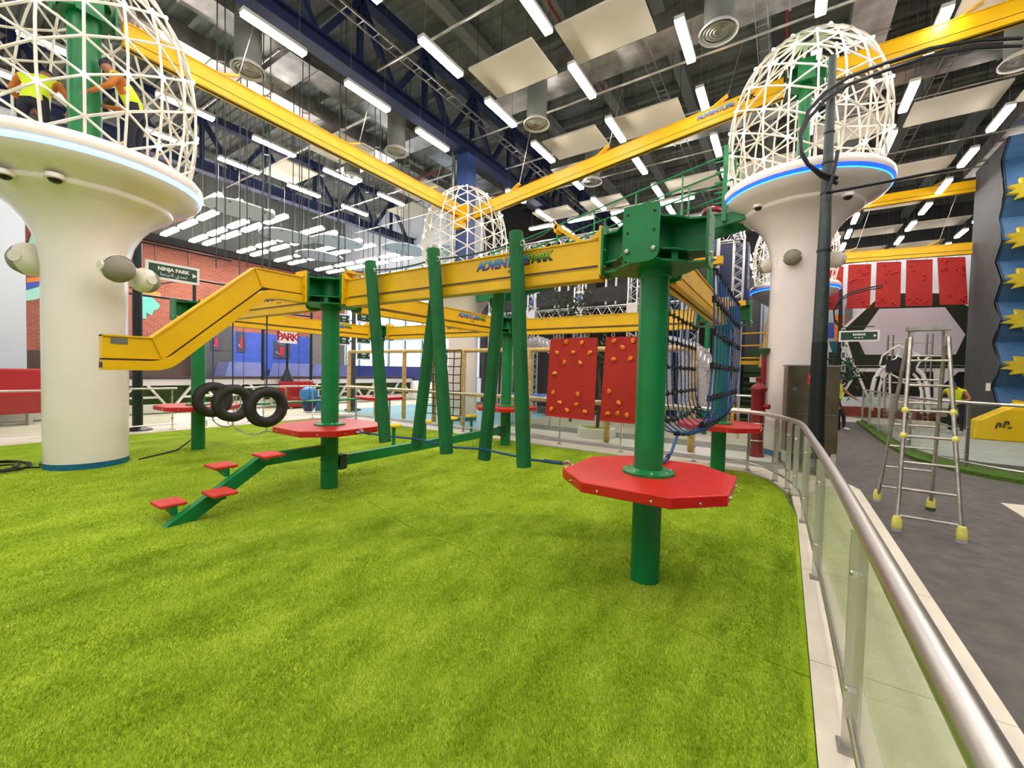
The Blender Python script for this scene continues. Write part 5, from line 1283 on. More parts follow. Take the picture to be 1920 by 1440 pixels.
def sofa(c, w, label, rz=0):
    t = thing('red_sofa', label, 'sofa', c, rz)
    MB().box((0, 0, 0.24), (0.7, w, 0.36)).build('seat', 'sofa_red', t, local=True); MB().box((-0.32, 0, 0.55), (0.2, w, 0.95)).build('backrest', 'sofa_red', t, local=True)
    for s in (-1, 1): MB().box((0, s * w / 2, 0.38), (0.72, 0.14, 0.62)).build('armrest', 'sofa_red', t, local=True)
    for sx in (-0.3, 0.3):
        for sy in (-1, 1): MB().box((sx, sy * (w / 2 - 0.1), 0.03), (0.06, 0.06, 0.12)).build('foot', 'steel', t, local=True)
sofa((-15.2, 5.9, -0.03), 1.3, 'red sofa behind the right hanging tyre')
rb = thing('red_block', 'dark red padded block at the left edge behind the railing', 'padding', (-15.4, -2.0, 0.3))
o = MB().box((-15.2, -1.95, 0.82), (0.5, 1.9, 1.12)).build('block', 'sofa_red', rb); md = o.modifiers.new('bevel', 'BEVEL'); md.width = 0.05; md.segments = 3
for y in (-2.7, -1.2): MB().box((-15.2, y, 0.12), (0.4, 0.08, 0.3)).build('leg', 'steel', rb)
for i, y in enumerate((-6.5, -4.0, -1.5)): pass
wb_ = thing('ball_ride', 'blue ball ride standing behind the railing beside the stairs post', 'ride', (-13.2, 5.2, 0))
MB().sphere((-13.2, 5.05, 0.62), 0.3, 20, 14, (1, 1, 0.92)).build('ball', 'ball_blue', wb_, True)
MB().lathe([(0.0, 0.02), (0.14, 0.02), (0.25, 0.3), (0.27, 0.36)], 18, (-13.2, 5.05, 0)).build('cup', 'blue_pad_dark', wb_, True)
bn = thing('small_banner', 'small white and purple banner board beside the blue ball', 'banner', (-13.2, 6.0, 0.5))
MB().box((-13.2, 5.75, 0.66), (0.03, 0.7, 0.26)).build('board', 'sign_white', bn); MB().box((-13.18, 5.75, 0.66), (0.01, 0.62, 0.2)).build('print', 'blue_pad_dark', bn)
MB().box((-13.2, 5.75, 0.25), (0.05, 0.9, 0.5)).build('stand', 'blue_pipe', bn)

# ------------------------------------------------------------------ centre background
bf = thing('bamboo_fence', 'bamboo style tube fence running behind the climbing course', 'fence', (-12.4, 6.6, 0))
for z in (2.17, 0.9): MB().tube((-12.4, 6.1, z), (-0.75, 6.1, z), 0.062, n=10).build('rail', 'bamboo', bf, True)
for x in (-12.4, -10.9, -9.5, -8.15, -7.0, -4.75, -2.6, -0.75):
    p = MB()
    for i in range(8): z = 0.0 + i * 0.275; p = MB().lathe([(0.055, z - 0.02), (0.07, z + 0.02), (0.07, z + 0.235), (0.055, z + 0.272)], 10, (x, 6.1, 0)); p.build('post_segment', 'bamboo', bf, True)
nn = thing('black_net', 'black rope net patch in front of the middle tower column', 'net', (-8.1, 6.05, 0.2))
for i in range(6):
    x = -8.35 + i * 0.27; MB().path([(x + 0.012 * math.sin(k), 5.98, 0.25 + k * 0.24) for k in range(9)], 0.014, 5).build('vertical_rope', 'rope_black', nn)
for k in range(9): MB().path([(-8.35 + i * 0.27, 5.98, 0.25 + k * 0.24 + 0.01 * (i % 2)) for i in range(6)], 0.014, 5).build('cross_rope', 'rope_black', nn)
# planter with a tree
pt = thing('round_planter', 'low round white planter with turf below the red boards', 'planter', (-3.15, 6.75, 0))
PC = (-3.15, 6.85, 0)
MB().lathe([(0.0, -0.03), (0.46, -0.03), (0.48, 0.0), (0.48, 0.2), (0.46, 0.22), (0.41, 0.22), (0.41, 0.17)], 36, PC).build('pot', 'white', pt, True); MB().lathe([(0.0, 0.19), (0.41, 0.17)], 30, PC).build('turf', 'grass', pt, True)
def tree(p, h, label, n=260, spread=0.55, trunk=0.05, m='dark_leaf'):
    t = thing('foliage_tree', label, 'tree', p); p = Vector(p)
    MB().path([p, p + Vector((0.05, 0, h * 0.4)), p + Vector((-0.03, 0.03, h * 0.8)), p + Vector((0, 0, h))], [trunk, trunk * 0.9, trunk * 0.6, trunk * 0.3], 8).build('trunk', 'brown_wall', t, True)
    rr = random.Random(int(h * 100)); m_ = MB()
    for i in range(n):
        a, b, c = rr.gauss(0, spread * 0.5), rr.gauss(0, spread * 0.5), rr.gauss(h, spread * 0.42); q = Vector((p.x + a, p.y + b, c)); d = Vector((rr.uniform(-1, 1), rr.uniform(-1, 1), rr.uniform(-0.6, 1))).normalized(); s = d.cross(Vector((rr.uniform(-1, 1), rr.uniform(-1, 1), 0.3))).normalized() * 0.03
        m_.add([q, q + d * 0.08 + s, q + d * 0.19, q + d * 0.08 - s], [(0, 1, 2, 3)])
    m_.build('leaves', m, t, kind='stuff')
tree((-3.15, 6.9, 0.19), 2.1, 'slim tree in the round planter, seen between the red boards', 200, 0.5)
tree((-5.0, 9.2, 0.0), 3.62, 'leafy tree top showing above the far yellow beam', 320, 0.8)
tree((2.35, 14.6, 0.0), 1.75, 'dark bushy plant behind the steel fire cabinet', 420, 0.7)
tree((-7.3, 8.9, 0.0), 2.9, 'dark leafy plant right of the middle tower column', 260, 0.6)
# silver truss scaffold of the rope course
def box_truss(parent, p, q, w, name, n=None):
    p, q = Vector(p), Vector(q); d = (q - p); L = d.length; d.normalize(); u = Vector((0, 0, 1)) if abs(d.z) < 0.9 else Vector((0, 1, 0)); s = d.cross(u).normalized(); u = s.cross(d)
    m = MB()
    for a in (-1, 1):
        for b in (-1, 1): m.tube(p + (s * a + u * b) * w / 2, q + (s * a + u * b) * w / 2, 0.028, n=6)
    k = n or max(2, int(L / (w * 1.3)))
    for i in range(k):
        e0, e1 = p + d * (L * i / k), p + d * (L * (i + 0.5) / k); e2 = p + d * (L * (i + 1) / k)
        for b in (-1, 1):
            m.tube(e0 + (s * -1 + u * b) * w / 2, e1 + (s + u * b) * w / 2, 0.015, n=5); m.tube(e1 + (s + u * b) * w / 2, e2 + (-s + u * b) * w / 2, 0.015, n=5)
        for a in (-1, 1):
            m.tube(e0 + (s * a - u) * w / 2, e1 + (s * a + u) * w / 2, 0.015, n=5); m.tube(e1 + (s * a + u) * w / 2, e2 + (s * a - u) * w / 2, 0.015, n=5)
    return m.build(name, 'truss_alu', parent)
sc0 = thing('rope_course_scaffold', 'silver truss scaffold with black banners behind the far yellow beam', 'scaffold', (-8, 11, 0))
YS = 10.6
for z in (3.75, 6.35): box_truss(sc0, (-9.2, YS, z), (-0.6, YS, z), 0.3, 'horizontal_truss')
box_truss(sc0, (-9.2, YS + 2.2, 6.35), (-0.6, YS + 2.2, 6.35), 0.3, 'horizontal_truss'); box_truss(sc0, (-9.2, YS + 2.2, 3.75), (-0.6, YS + 2.2, 3.75), 0.3, 'horizontal_truss')
for x in (-9.2, -7.35, -5.4, -3.45, -1.6): box_truss(sc0, (x, YS, 0.0), (x, YS, 6.4), 0.3, 'upright_truss'); MB().box((x, YS - 0.02, 3.75), (0.36, 0.38, 0.4)).build('node_block', 'white', sc0)
for x in (-9.2, -7.35, -3.45, -0.6): box_truss(sc0, (x, YS + 2.2, 0.0), (x, YS + 2.2, 6.4), 0.3, 'upright_truss'); box_truss(sc0, (x, YS, 6.35), (x, YS + 2.2, 6.35), 0.3, 'cross_truss')
MB().box((-4.9, YS + 1.1, 3.95), (8.6, 2.3, 0.06)).build('deck', 'dark_wall', sc0)
for x0, x1 in ((-9.0, -7.55), (-7.15, -5.6), (-5.2, -3.65), (-3.25, -1.8)):
    o = MB().box(((x0 + x1) / 2, YS - 0.1, 4.32), (x1 - x0, 0.03, 0.5)).build('banner', 'banner', sc0); MB().box(((x0 + x1) / 2, YS + 1.9, 5.2), (x1 - x0, 0.05, 2.0)).build('back_drape', 'banner', sc0)
    MB().box(((x0 + x1) / 2, YS - 0.15, 5.65), (x1 - x0, 0.03, 0.25)).build('valance', 'black', sc0)
    for f in (0.2, 0.45, 0.75): MB().tube((x0 + (x1 - x0) * f, YS + 1.2, 4.0), (x0 + (x1 - x0) * f, YS + 1.2, 6.2), 0.04, n=6).build('inner_pole', 'truss_alu', sc0)
for x in (-7.35, -5.4, -1.6):
    for z in (4.3, 5.05): MB().sphere((x, YS - 0.02, z), 0.13, 8, 6, (0.8, 0.6, 1.3)).build('cloth_bundle', 'blue_cloth', sc0, True)
dk = thing('dark_backdrop', 'black draped backdrop under the rope course scaffold', 'curtain', (-5, 13.2, 0)); MB().box((-5.0, 13.2, 1.9), (8.8, 0.1, 3.7)).build('drape', 'dark_wall', dk)
# treaded grey tubes
gt = thing('tread_arch', 'grey arch made of giant tyre tread behind the left red board', 'sculpture', (-5.5, 8.2, 0))
def tread(parent, pts, r, name='tread_tube'):
    MB().path(pts, r, 14).build(name, 'grey_tyre', parent, True)
    P = [Vector(p) for p in pts]
    m = MB(); n = 0
    for a, b in zip(P[:-1], P[1:]):
        d = (b - a); L = d.length; d.normalize(); s, u = m.frame(d)
        k = max(1, int(L / 0.13))
        for i in range(k):
            c = a + d * (L * (i + 0.5) / k)
            for an in range(0, 360, 36):
                e = s * math.cos(R(an)) + u * math.sin(R(an)); e2 = s * math.cos(R(an + 30)) + u * math.sin(R(an + 30)); sg = 1 if (an // 36) % 2 else -1
                m.bar(c + e * r * 1.0, c + e2 * r * 1.0 + d * 0.09 * sg, 0.03, 0.03)
    m.build('tread_blocks', 'truss_alu', parent, kind='stuff')
arc = [vy(px, py, 8.4) for px, py in ((948, 760), (952, 690), (975, 650), (1010, 642), (1045, 655), (1070, 690), (1080, 760))]
tread(gt, arc, 0.2)
g2 = thing('tread_columns', 'grey tyre-tread columns behind the blue rope net', 'sculpture', (-1.3, 8.6, 0))
for px in (1248, 1283, 1318): tread(g2, [vy(px + 4, 765, 8.6), vy(px + 2, 710, 8.6), vy(px, 655, 8.6)], 0.15)
tread(g2, [vy(1225, 640, 8.6), vy(1262, 645, 8.6), vy(1300, 655, 8.6), vy(1335, 690, 8.6)], 0.2)
bpq = thing('blue_tube', 'blue padded tube lying behind the bamboo fence', 'padding', (-4.9, 7.6, 0.8)); a, b = vy(962, 743, 7.6), vy(1032, 747, 7.6)
for i in range(4): MB().tube(a.lerp(b, i / 4 + 0.01), a.lerp(b, (i + 1) / 4 - 0.01), 0.13, n=14).build('section', 'blue_pipe', bpq, True)
for q in (a, b): MB().tube((q.x, q.y, -0.03), (q.x, q.y, q.z), 0.03, n=8).build('leg', 'steel', bpq)
# low steel barrier and the yellow-green stair tower
sb = thing('steel_barrier', 'low steel bar barrier in front of the yellow stair tower', 'barrier', (-0.6, 9.5, 0))
for z in (0.35, 0.75, 1.1): MB().tube((-3.9, 9.4, z), (0.55, 9.0, z), 0.025, n=8).build('bar', 'steel', sb, True)
for i in range(8): MB().tube((-3.9 + i * 0.63, 9.4 - i * 0.057, -0.03), (-3.9 + i * 0.63, 9.4 - i * 0.057, 1.1), 0.025, n=8).build('post', 'steel', sb, True)
stt = thing('stair_tower', 'yellow framed stair tower with dark green treads left of the right tower', 'stairs', (-0.2, 12.5, 0))
for x in (-0.55, 0.55):
    for y in (12.2, 13.6): MB().box((x, y, 1.6), (0.09, 0.09, 3.3)).build('frame_post', 'yellow_rail', stt)
for z in (2.2, 2.6, 3.0): MB().tube((-0.55, 12.2, z), (0.55, 12.2, z), 0.025, n=8).build('guard_rail', 'yellow_rail', stt)
MB().box((0, 12.2, 2.05), (1.2, 0.1, 0.12)).build('header', 'yellow_rail', stt)
for i in range(9): MB().box((0.05, 12.5 + i * 0.16, 0.18 + i * 0.2), (0.85, 0.2, 0.05)).build('tread', 'stair_green', stt)
MB().box((0.05, 13.75, 1.3), (0.9, 0.05, 2.6)).build('back_board', 'stair_green', stt)
MB().box((0.0, 12.45, 1.5), (0.22, 0.02, 0.16)).build('notice', 'sign_white', stt)
MB().tube((0.2, 12.0, 1.9), (0.5, 12.0, 4.3), 0.075, n=10).build('leaning_pole', 'bamboo', stt, True)
wb2 = bpy.data.objects['wall_mural']; wbk = bpy.data.objects['wall_back']
MB().box((0.9, 19.46, 4.6), (2.2, 0.06, 9.2)).build('cladding', 'bluegrey_wall', wb2)
for i in range(5): MB().box((-0.1 + i * 0.5, 19.42, 4.6), (0.03, 0.03, 9.2)).build('cladding_joint', 'grey_wall', wb2)
nb = thing('navy_box', 'tall navy blue panelled block behind the rope net', 'panel', (-2.0, 14.5, 0)); MB().box((-1.75, 15.0, 3.3), (2.6, 1.0, 6.6)).build('block', 'navy', nb)
for i in range(4): MB().box((-2.8 + i * 0.7, 14.48, 3.3), (0.04, 0.04, 6.6)).build('seam', 'blue_pad_dark', nb)
mh = thing('mesh_tower', 'grey mesh tower with silver posts behind the nearest hub', 'scaffold', (-1.3, 9.8, 0))
for x in (-1.75, -0.85): MB().tube((x, 9.8, 0), (x, 9.8, 6.2), 0.05, n=8).build('post', 'truss_alu', mh)
MB().box((-1.3, 9.85, 4.9), (0.85, 0.02, 2.4)).build('mesh', 'grey_wall', mh)

# ------------------------------------------------------------------ right background: mural, sculpture, scaffold
YM = 19.46
def mural(pts, m, lift, name='mural_shape'): MB().prism([vy(a, b, YM - lift) for a, b in pts], (0, 0.02 + lift, 0)).build(name, m, wb2)
mural([(1536, 500), (1835, 470), (1838, 780), (1536, 780)], 'pale_wall', 0.0)
mural([(1536, 560), (1600, 556), (1600, 640), (1536, 640)], 'bluegrey_wall', 0.01)
mural([(1552, 605), (1564, 605), (1564, 634), (1552, 634)], 'blue_pad', 0.02); mural([(1565, 590), (1582, 590), (1582, 640), (1565, 640)], 'orange', 0.02); mural([(1584, 575), (1598, 570), (1598, 625), (1584, 625)], 'grey_brick', 0.02)
mural([(1645, 553), (1690, 543), (1768, 543), (1822, 570), (1838, 625), (1822, 692), (1598, 692), (1576, 618)], 'sign_white', 0.03)
mural([(1645, 560), (1690, 550), (1766, 550), (1816, 575), (1832, 624), (1815, 685), (1603, 685), (1583, 618)], 'mural_dark', 0.04)
mural([(1649, 579), (1772, 576), (1810, 627), (1792, 665), (1622, 665), (1608, 635)], 'mural_pale', 0.05)
mural([(1536, 692), (1838, 692), (1838, 768), (1536, 768)], 'sign_white', 0.03)
mural([(1605, 686), (1838, 686), (1838, 690), (1607, 690)], 'mural_black', 0.05)
for p in ([(1610, 697), (1640, 697), (1655, 712), (1655, 745), (1630, 745)], [(1582, 740), (1603, 707), (1608, 707), (1624, 745), (1582, 745)], [(1662, 697), (1750, 697), (1750, 745), (1662, 745)], [(1770, 720), (1798, 697), (1832, 697), (1805, 745), (1760, 745)], [(1815, 745), (1838, 705), (1838, 745)]): mural(p, 'mural_black', 0.05)
for p in ([(1554, 640), (1572, 640), (1572, 665), (1564, 672)], [(1580, 690), (1592, 668), (1602, 702), (1586, 724)]): mural(p, 'mural_teal', 0.06)
mural([(1554, 660), (1574, 662), (1576, 700), (1554, 700)], 'hedge', 0.06)
mural([(1560, 744), (1640, 744), (1640, 762), (1560, 762)], 'pale_wall', 0.07, 'notice_board')
bm = MB().box((0, 0, 0), (0.23, 0.05, 0.065)).mesh('brick', 'brick_red')
mural([(1536, 765), (1838, 765), (1838, 782), (1536, 782)], 'mortar', 0.06, 'mortar_bed')
for r_ in range(5):
    for i in range(14):
        o = bpy.data.objects.new('brick', bm); COL.objects.link(o); o.parent = wb2; o.matrix_parent_inverse = base_inv(wb2); o.location = (2.45 + i * 0.245 + (0.12 if r_ % 2 else 0), YM - 0.085, 0.08 + r_ * 0.078)
# white tube arch with a black screen
wa = thing('arch_sculpture', 'white tube arch sculpture with a black screen behind the step ladder', 'sculpture', vy(1690, 790, 15.8))
YA = 15.8
def arch(pts, r, dy=0): MB().path([vy(a, b, YA + dy) for a, b in pts], r, 8).build('arch_tube', 'white', wa, True)
ol = [(1634, 770), (1634, 735), (1640, 710), (1652, 692), (1668, 684)]; orr = [(1716, 690), (1730, 702), (1738, 722), (1741, 745), (1741, 775)]
arch(ol, 0.062); arch(orr, 0.062); arch([(1648, 770), (1648, 730), (1653, 712), (1664, 698)], 0.04); arch([(1712, 700), (1722, 712), (1728, 735), (1728, 775)], 0.04)
for q in ([(1650, 682), (1654, 668), (1674, 653), (1686, 657), (1680, 672), (1668, 678)], [(1674, 653), (1685, 648), (1702, 656), (1720, 664), (1724, 680), (1718, 690)], [(1680, 666), (1696, 672), (1712, 668), (1724, 664)], [(1668, 700), (1690, 712), (1700, 722)], [(1669, 770), (1668, 700)], [(1724, 680), (1745, 668)], [(1648, 684), (1656, 690)]): arch(q, 0.028, -0.05)
a, b = vy(1662, 675, YA - 0.08), vy(1716, 698, YA - 0.08); MB().box((a + b) / 2, (b.x - a.x, 0.08, a.z - b.z)).build('screen', 'black', wa)
MB().box((vy(1690, 770, YA).x, YA, 0.1), (1.7, 0.5, 0.3)).build('plinth', 'kerb', wa)
sf = thing('scaffold_tower', 'grey metal scaffold tower in front of the hexagon mural', 'scaffold', (4.5, 17.2, 0))
xa, xb = vy(1662, 700, 17.2).x, vy(1745, 700, 17.2).x
for x in (xa, xa + 0.14, xb - 0.14, xb): MB().tube((x, 17.2, -0.03), (x, 17.2, 3.25), 0.03, n=8).build('upright', 'steel_dull', sf)
for z in (0.5, 1.0, 1.5, 2.0, 2.5, 2.95): MB().tube((xa, 17.2, z), (xb, 17.2, z), 0.022, n=6).build('ledger', 'steel_dull', sf)
for k in range(9):
    for x in (xa, xb - 0.14): MB().tube((x, 17.2, 0.3 + k * 0.33), (x + 0.14, 17.2, 0.3 + k * 0.33), 0.016, n=5).build('frame_rung', 'steel_dull', sf)
# enclosure on the right with glass railing
rp_ = curve([(3.3, 16.8), (3.17, 10.5), (3.25, 8.2), (4.0, 6.95), (5.6, 6.55), (9.0, 6.3)], 1.2, 7)
railing('glass_railing', 'glass railing with a round handrail around the right-hand mat area', rp_, lambda L: [0.1 + (L - 0.2) * i / 8 for i in range(9)], zt=1.22, r=0.026)
inn = [(x, y) for x, y in rp_]
m = MB(); pr = [Vector((x, y, 0)) for x, y in rp_]; vs = []; fs = []
for i, p in enumerate(pr):
    d = (pr[min(i + 1, len(pr) - 1)] - pr[max(i - 1, 0)]).normalized(); n_ = Vector((-d.y, d.x, 0))
    vs += [p - n_ * 0.16 + Vector((0, 0, -0.045)), p - n_ * 0.16 + Vector((0, 0, 0.03)), p + n_ * 0.12 + Vector((0, 0, 0.09)), p + n_ * 0.12 + Vector((0, 0, -0.045))]
for i in range(len(pr) - 1):
    for j in range(3): fs.append((4 * i + j, 4 * i + 4 + j, 4 * i + 5 + j, 4 * i + 1 + j))
m.add(vs, fs); o = m.build('turf_edge', 'turf_strip', floor)
struct('floor_strip', slab([(x + 0.12, y + 0.05) for x, y in rp_] + [(12.8, 6.3), (12.8, 16.9), (3.5, 16.9)], -0.045, -0.02), 'mat_floor', parent=floor)
struct('floor_strip', slab([(x + 0.13, y + 0.06) for x, y in rp_[10:]] + [(9.0, 8.6), (4.2, 8.9), (3.6, 9.6)], -0.045, -0.015), 'grey_wall', parent=floor)
ym = thing('yellow_mat', 'folded yellow crash mat with a dark logo at the right edge', 'mat', (6.5, 15, 0))
ymo = MB().prism([(5.36, 13.7, -0.02), (7.9, 13.7, -0.02), (7.7, 13.7, 0.62), (6.25, 13.7, 1.06), (5.42, 13.7, 0.5)], (0, 0.55, 0)).build('mat', 'mat_yellow', ym); md = ymo.modifiers.new('bevel', 'BEVEL'); md.width = 0.04; md.segments = 3
def ml(px, py): return vy(px, py, 13.688)
for q in ([(1867, 803), (1869, 797), (1872, 793)], [(1872, 793), (1876, 794), (1875, 801)], [(1881, 802), (1884, 795), (1886, 790)], [(1886, 790), (1891, 791), (1891, 796)], [(1890, 802), (1897, 802)]): MB().path([ml(a, b) for a, b in q], 0.022, 6).build('logo_stroke', 'brown_wall', ym, True)
# spiked climbing tower
ct = thing('spiked_tower', 'tall grey climbing tower with blue folded panels and yellow spikes at the right edge', 'climbing tower', (6, 15, 0))
zz = [(1890, 285), (1878, 300), (1884, 360), (1872, 410), (1880, 450), (1867, 490), (1879, 525), (1865, 567), (1875, 600), (1862, 642), (1874, 685), (1860, 725), (1872, 765), (1860, 800)]
E = [vx(a, b, 6.0) for a, b in zz]; E[0].z = 8.7; E[-1].z = -0.03
side = [(6.0, 17.2, -0.03)] + [tuple(e) for e in reversed(E)] + [(6.0, 17.2, 8.7)]
MB().prism(side, (0.06, 0, 0)).build('side_wall', 'grey_wall', ct)
for i in range(len(E) - 1):
    a, b = E[i], E[i + 1]; m = MB().add([a, b, b + Vector((5, 0, 0)), a + Vector((5, 0, 0)), a + Vector((0, 0.08, 0)), b + Vector((0, 0.08, 0)), b + Vector((5, 0.08, 0)), a + Vector((5, 0.08, 0))], [(0, 1, 2, 3), (7, 6, 5, 4), (0, 4, 5, 1), (3, 2, 6, 7)])
    m.build('folded_panel', 'tower_blue', ct)
for i in range(2, len(E) - 1, 2):
    e = E[i]
    for k in range(3):
        c = Vector((6.62 + k * 1.55, e.y - 0.06, e.z)); pts = []
        for j in range(22):
            a = 2 * PI * j / 22; rr_ = (0.42 if j % 2 == 0 else 0.29); pts.append(c + Vector((rr_ * 1.5 * math.cos(a), -0.35 * rr_ * math.sin(a), rr_ * 0.82 * math.sin(a))))
        MB().prism([p + Vector((0, 0.05, 0)) for p in pts], (0, -0.16, 0)).build('spike', 'spike', ct)
MB().box((5.985, 15.1, 1.45), (0.03, 0.26, 0.24)).build('socket', 'sign_white', ct)

# ------------------------------------------------------------------ people
def person(label, base, rz, J, Ed, rad, seg, mats, root=0):
    me = bpy.data.meshes.new('person'); me.from_pydata(J, Ed, []); o = bpy.data.objects.new('person', me); COL.objects.link(o)
    sk = o.modifiers.new('skin', 'SKIN'); o.modifiers.new('sub', 'SUBSURF').levels = 1
    for i, v in enumerate(me.skin_vertices[0].data): v.radius = (rad[i], rad[i] * 0.9); v.use_root = (i == root)
    PEOPLE.append((o, label, base, rz, J, Ed, seg, mats))
PEOPLE = []
#        pelvis0 belly1 chest2 neck3 head4 crown5 | L sh6 el7 wr8 | R sh9 el10 wr11 | L hip12 kn13 an14 toe15 | R hip16 kn17 an18 toe19
ED = [(0, 1), (1, 2), (2, 3), (3, 4), (4, 5), (2, 6), (6, 7), (7, 8), (2, 9), (9, 10), (10, 11), (0, 12), (12, 13), (13, 14), (14, 15), (0, 16), (16, 17), (17, 18), (18, 19)]
RAD = [0.15, 0.14, 0.16, 0.06, 0.095, 0.07, 0.065, 0.045, 0.032, 0.065, 0.045, 0.032, 0.095, 0.065, 0.045, 0.04, 0.095, 0.065, 0.045, 0.04]
SEG = ['vest', 'vest', 'vest', 'head', 'cap', 'vest', 'arm', 'arm', 'vest', 'arm', 'arm', 'leg', 'leg', 'leg', 'shoe', 'leg', 'leg', 'leg', 'shoe']
def fingers(J, Ed, rad, seg, wr, el):
    w, e = Vector(J[wr]), Vector(J[el]); d = (w - e).normalized(); s = d.cross(Vector((0, 1, 0.2))).normalized(); pi = len(J)
    J.append(tuple(w + d * 0.07)); Ed.append((wr, pi)); rad.append(0.03); seg.append('hand')
    for k, l in enumerate((0.065, 0.078, 0.072, 0.055)):
        i = len(J); b = w + d * 0.10 + s * (k - 1.5) * 0.02; J.append(tuple(b)); J.append(tuple(b + d * l * 0.8 + Vector((0, 0.02, -0.01)))); Ed += [(pi, i), (i, i + 1)]; rad += [0.0095, 0.0085]; seg += ['hand', 'hand']
    i = len(J); J += [tuple(w + d * 0.04 - s * 0.035), tuple(w + d * 0.085 - s * 0.06)]; Ed += [(wr, i), (i, i + 1)]; rad += [0.011, 0.009]; seg += ['hand', 'hand']
def make(label, base, rz, J, mats):
    J = [tuple(j) for j in J]; Ed = list(ED); rad = list(RAD); seg = list(SEG); fingers(J, Ed, rad, seg, 8, 7); fingers(J, Ed, rad, seg, 11, 10); person(label, base, rz, J, Ed, rad, seg, mats)
WALK = [(0, 0, 0.93), (0, 0.02, 1.1), (0, 0.03, 1.34), (0, 0.03, 1.5), (0, 0.05, 1.6), (0, 0.04, 1.7), (0.19, 0.02, 1.38), (0.24, -0.12, 1.12), (0.22, 0.0, 0.88), (-0.19, 0.03, 1.38), (-0.23, 0.22, 1.16), (-0.2, 0.42, 1.02), (0.1, 0.01, 0.9), (0.1, 0.2, 0.5), (0.1, 0.22, 0.1), (0.1, 0.38, 0.05), (-0.1, -0.01, 0.9), (-0.1, -0.08, 0.48), (-0.1, -0.34, 0.14), (-0.1, -0.2, 0.05)]
BEND = [(0, 0, 0.93), (0, 0.06, 1.1), (0, 0.2, 1.32), (0, 0.3, 1.44), (0, 0.38, 1.52), (0, 0.42, 1.62), (0.21, 0.18, 1.34), (0.34, 0.22, 1.1), (0.22, 0.45, 1.02), (-0.21, 0.18, 1.34), (-0.34, 0.22, 1.1), (-0.22, 0.45, 1.02), (0.11, 0, 0.9), (0.13, 0.06, 0.5), (0.13, 0, 0.09), (0.13, 0.17, 0.05), (-0.11, 0, 0.9), (-0.13, 0.06, 0.5), (-0.13, 0, 0.09), (-0.13, 0.17, 0.05)]
HV = {'vest': 'hi_vis', 'head': 'skin', 'cap': 'cap_blue', 'arm': 'sleeve', 'leg': 'trousers', 'shoe': 'shoe', 'hand': 'skin'}
HV2 = dict(HV, arm='skin'); HV3 = dict(HV, cap='trousers', shoe='trousers')
make('worker in a yellow vest bending inside the left tower cage', (-8.72, -1.95, 4.565), R(60), BEND, HV3)
make('worker in a yellow vest half hidden behind the mast in the left tower cage', (-7.75, -1.0, 4.565), R(150), BEND, HV3)
make('walking person in a blue cap and yellow vest behind the fire cabinet', (2.26, 13.4, -0.03), R(-105), WALK, HV2)
make('person in a yellow vest standing behind the step ladder by the railing', (5.3, 14.9, -0.03), R(150), BEND, HV2)
dg = bpy.context.evaluated_depsgraph_get(); dg.update()
for o, label, base, rz, J, Ed, seg, mats in PEOPLE:
    me = bpy.data.meshes.new_from_object(o.evaluated_get(dg)); me.materials.clear(); keys = list(dict.fromkeys(mats.values()))
    for k in keys: me.materials.append(MATS[k])
    JV = [Vector(j) for j in J]
    for p in me.polygons:
        c = p.center; best = 9; bi = 0
        for si, (a, b) in enumerate(Ed):
            A_, B_ = JV[a], JV[b]; d = B_ - A_; t = max(0, min(1, (c - A_).dot(d) / max(1e-9, d.length_squared))); q = (c - (A_ + d * t)).length
            if q < best: best = q; bi = si
        s_ = seg[bi]
        if s_ in ('vest',) and c.z < JV[0].z - 0.02: s_ = 'leg'
        p.material_index = keys.index(mats[s_]); p.use_smooth = True
    old = o.data; o.modifiers.clear(); o.data = me; bpy.data.meshes.remove(old)
    o.location = base; o.rotation_euler = (0, 0, rz); tag(o, label, 'person')

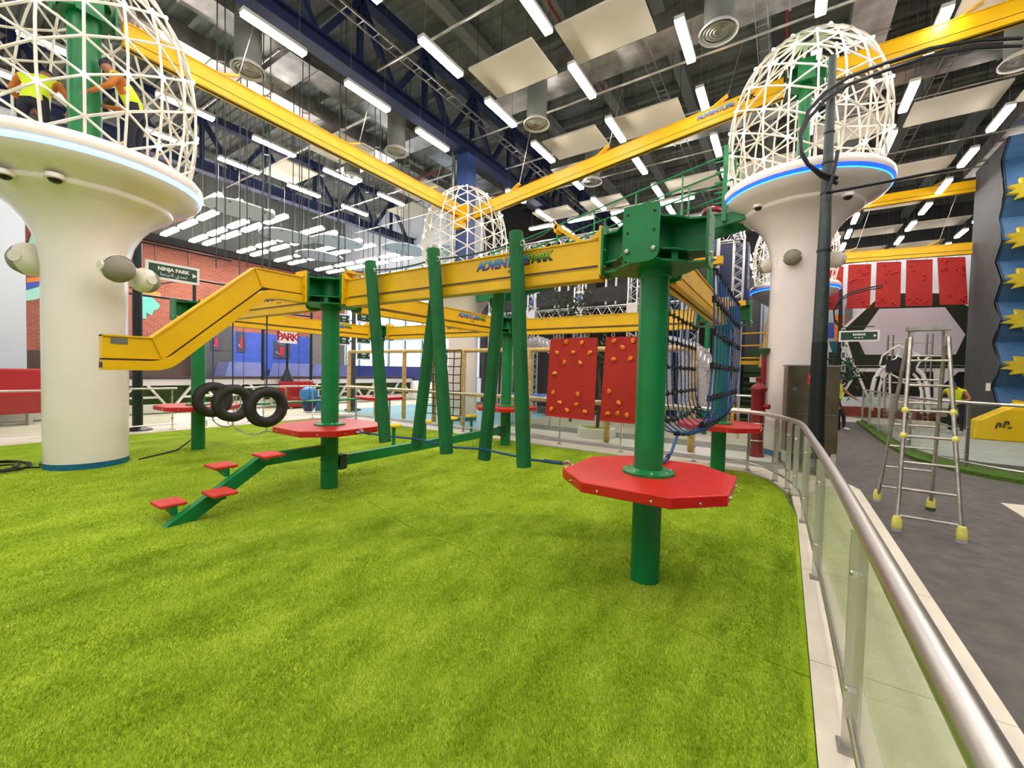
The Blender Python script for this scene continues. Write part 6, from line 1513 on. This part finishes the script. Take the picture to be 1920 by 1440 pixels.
# ------------------------------------------------------------------ labels that tell the repeats apart
ORD = ('first', 'second', 'third', 'fourth', 'fifth', 'sixth', 'seventh', 'eighth', 'ninth', 'tenth', 'eleventh', 'twelfth', 'thirteenth', 'fourteenth', 'fifteenth', 'sixteenth', 'seventeenth', 'eighteenth', 'nineteenth', 'twentieth')
def in_frame(p):
    d = Vector(p) - CAMP; z = d.dot(FWD)
    if z < 0.2: return None
    u, v = 960 + F_PX * d.dot(RT) / z, 720 - F_PX * d.dot(UP) / z
    return (u, v, z) if -20 < u < 1940 and -20 < v < 1460 else None
def of_group(g): return [o for o in COL.objects if o.parent is None and o.get('group') == g]
def relabel(g, key_row, row_name, along, fmt, hidden):
    rows = {}
    for o in of_group(g):
        q = in_frame(o.location)
        if q is None: o['label'] = hidden; continue
        rows.setdefault(key_row(o), []).append(o)
    for ri, rk in enumerate(sorted(rows)):
        for i, o in enumerate(sorted(rows[rk], key=along)): o['label'] = fmt % {'n': ORD[min(i, 19)], 'row': row_name(ri)}
relabel('linear lamps in long rows over the hall', lambda o: round(o.location.x, 1), lambda i: ORD[i], lambda o: o.location.y, 'white linear lamp, %(n)s from the camera in the %(row)s long row from the left', 'white linear lamp in the long rows above and behind the camera')
relabel('dense lamp rows over the trampolines', lambda o: round(o.location.y, 2), lambda i: ORD[i], lambda o: o.location.x, 'white lamp, %(n)s from left in the %(row)s dense trampoline row from the camera', 'white lamp in the dense rows, hidden')
relabel('beige acoustic panels', lambda o: round(o.location.y / 3.4), lambda i: ORD[i], lambda o: o.location.x, 'beige hanging acoustic board, %(n)s from the left in the %(row)s cross row from the camera', 'beige hanging acoustic board out of view above the camera')
relabel('rounded acoustic clouds', lambda o: 0, lambda i: '', lambda o: in_frame(o.location)[0], 'pale blue rounded ceiling cloud over the trampolines, %(n)s from the left', 'pale blue rounded cloud')
relabel('hanging cable pairs', lambda o: round(o.location.x, 1), lambda i: ('farthest', 'middle', 'nearest')[min(i, 2)], lambda o: o.location.y, 'pair of thin dark hanging cables, %(n)s from the left in the %(row)s line', 'pair of thin dark hanging cables')
relabel('crosswise lamps over the rope course', lambda o: 0, lambda i: '', lambda o: o.location.x, 'white crosswise lamp above the scaffold, %(n)s from the left', 'white crosswise lamp')
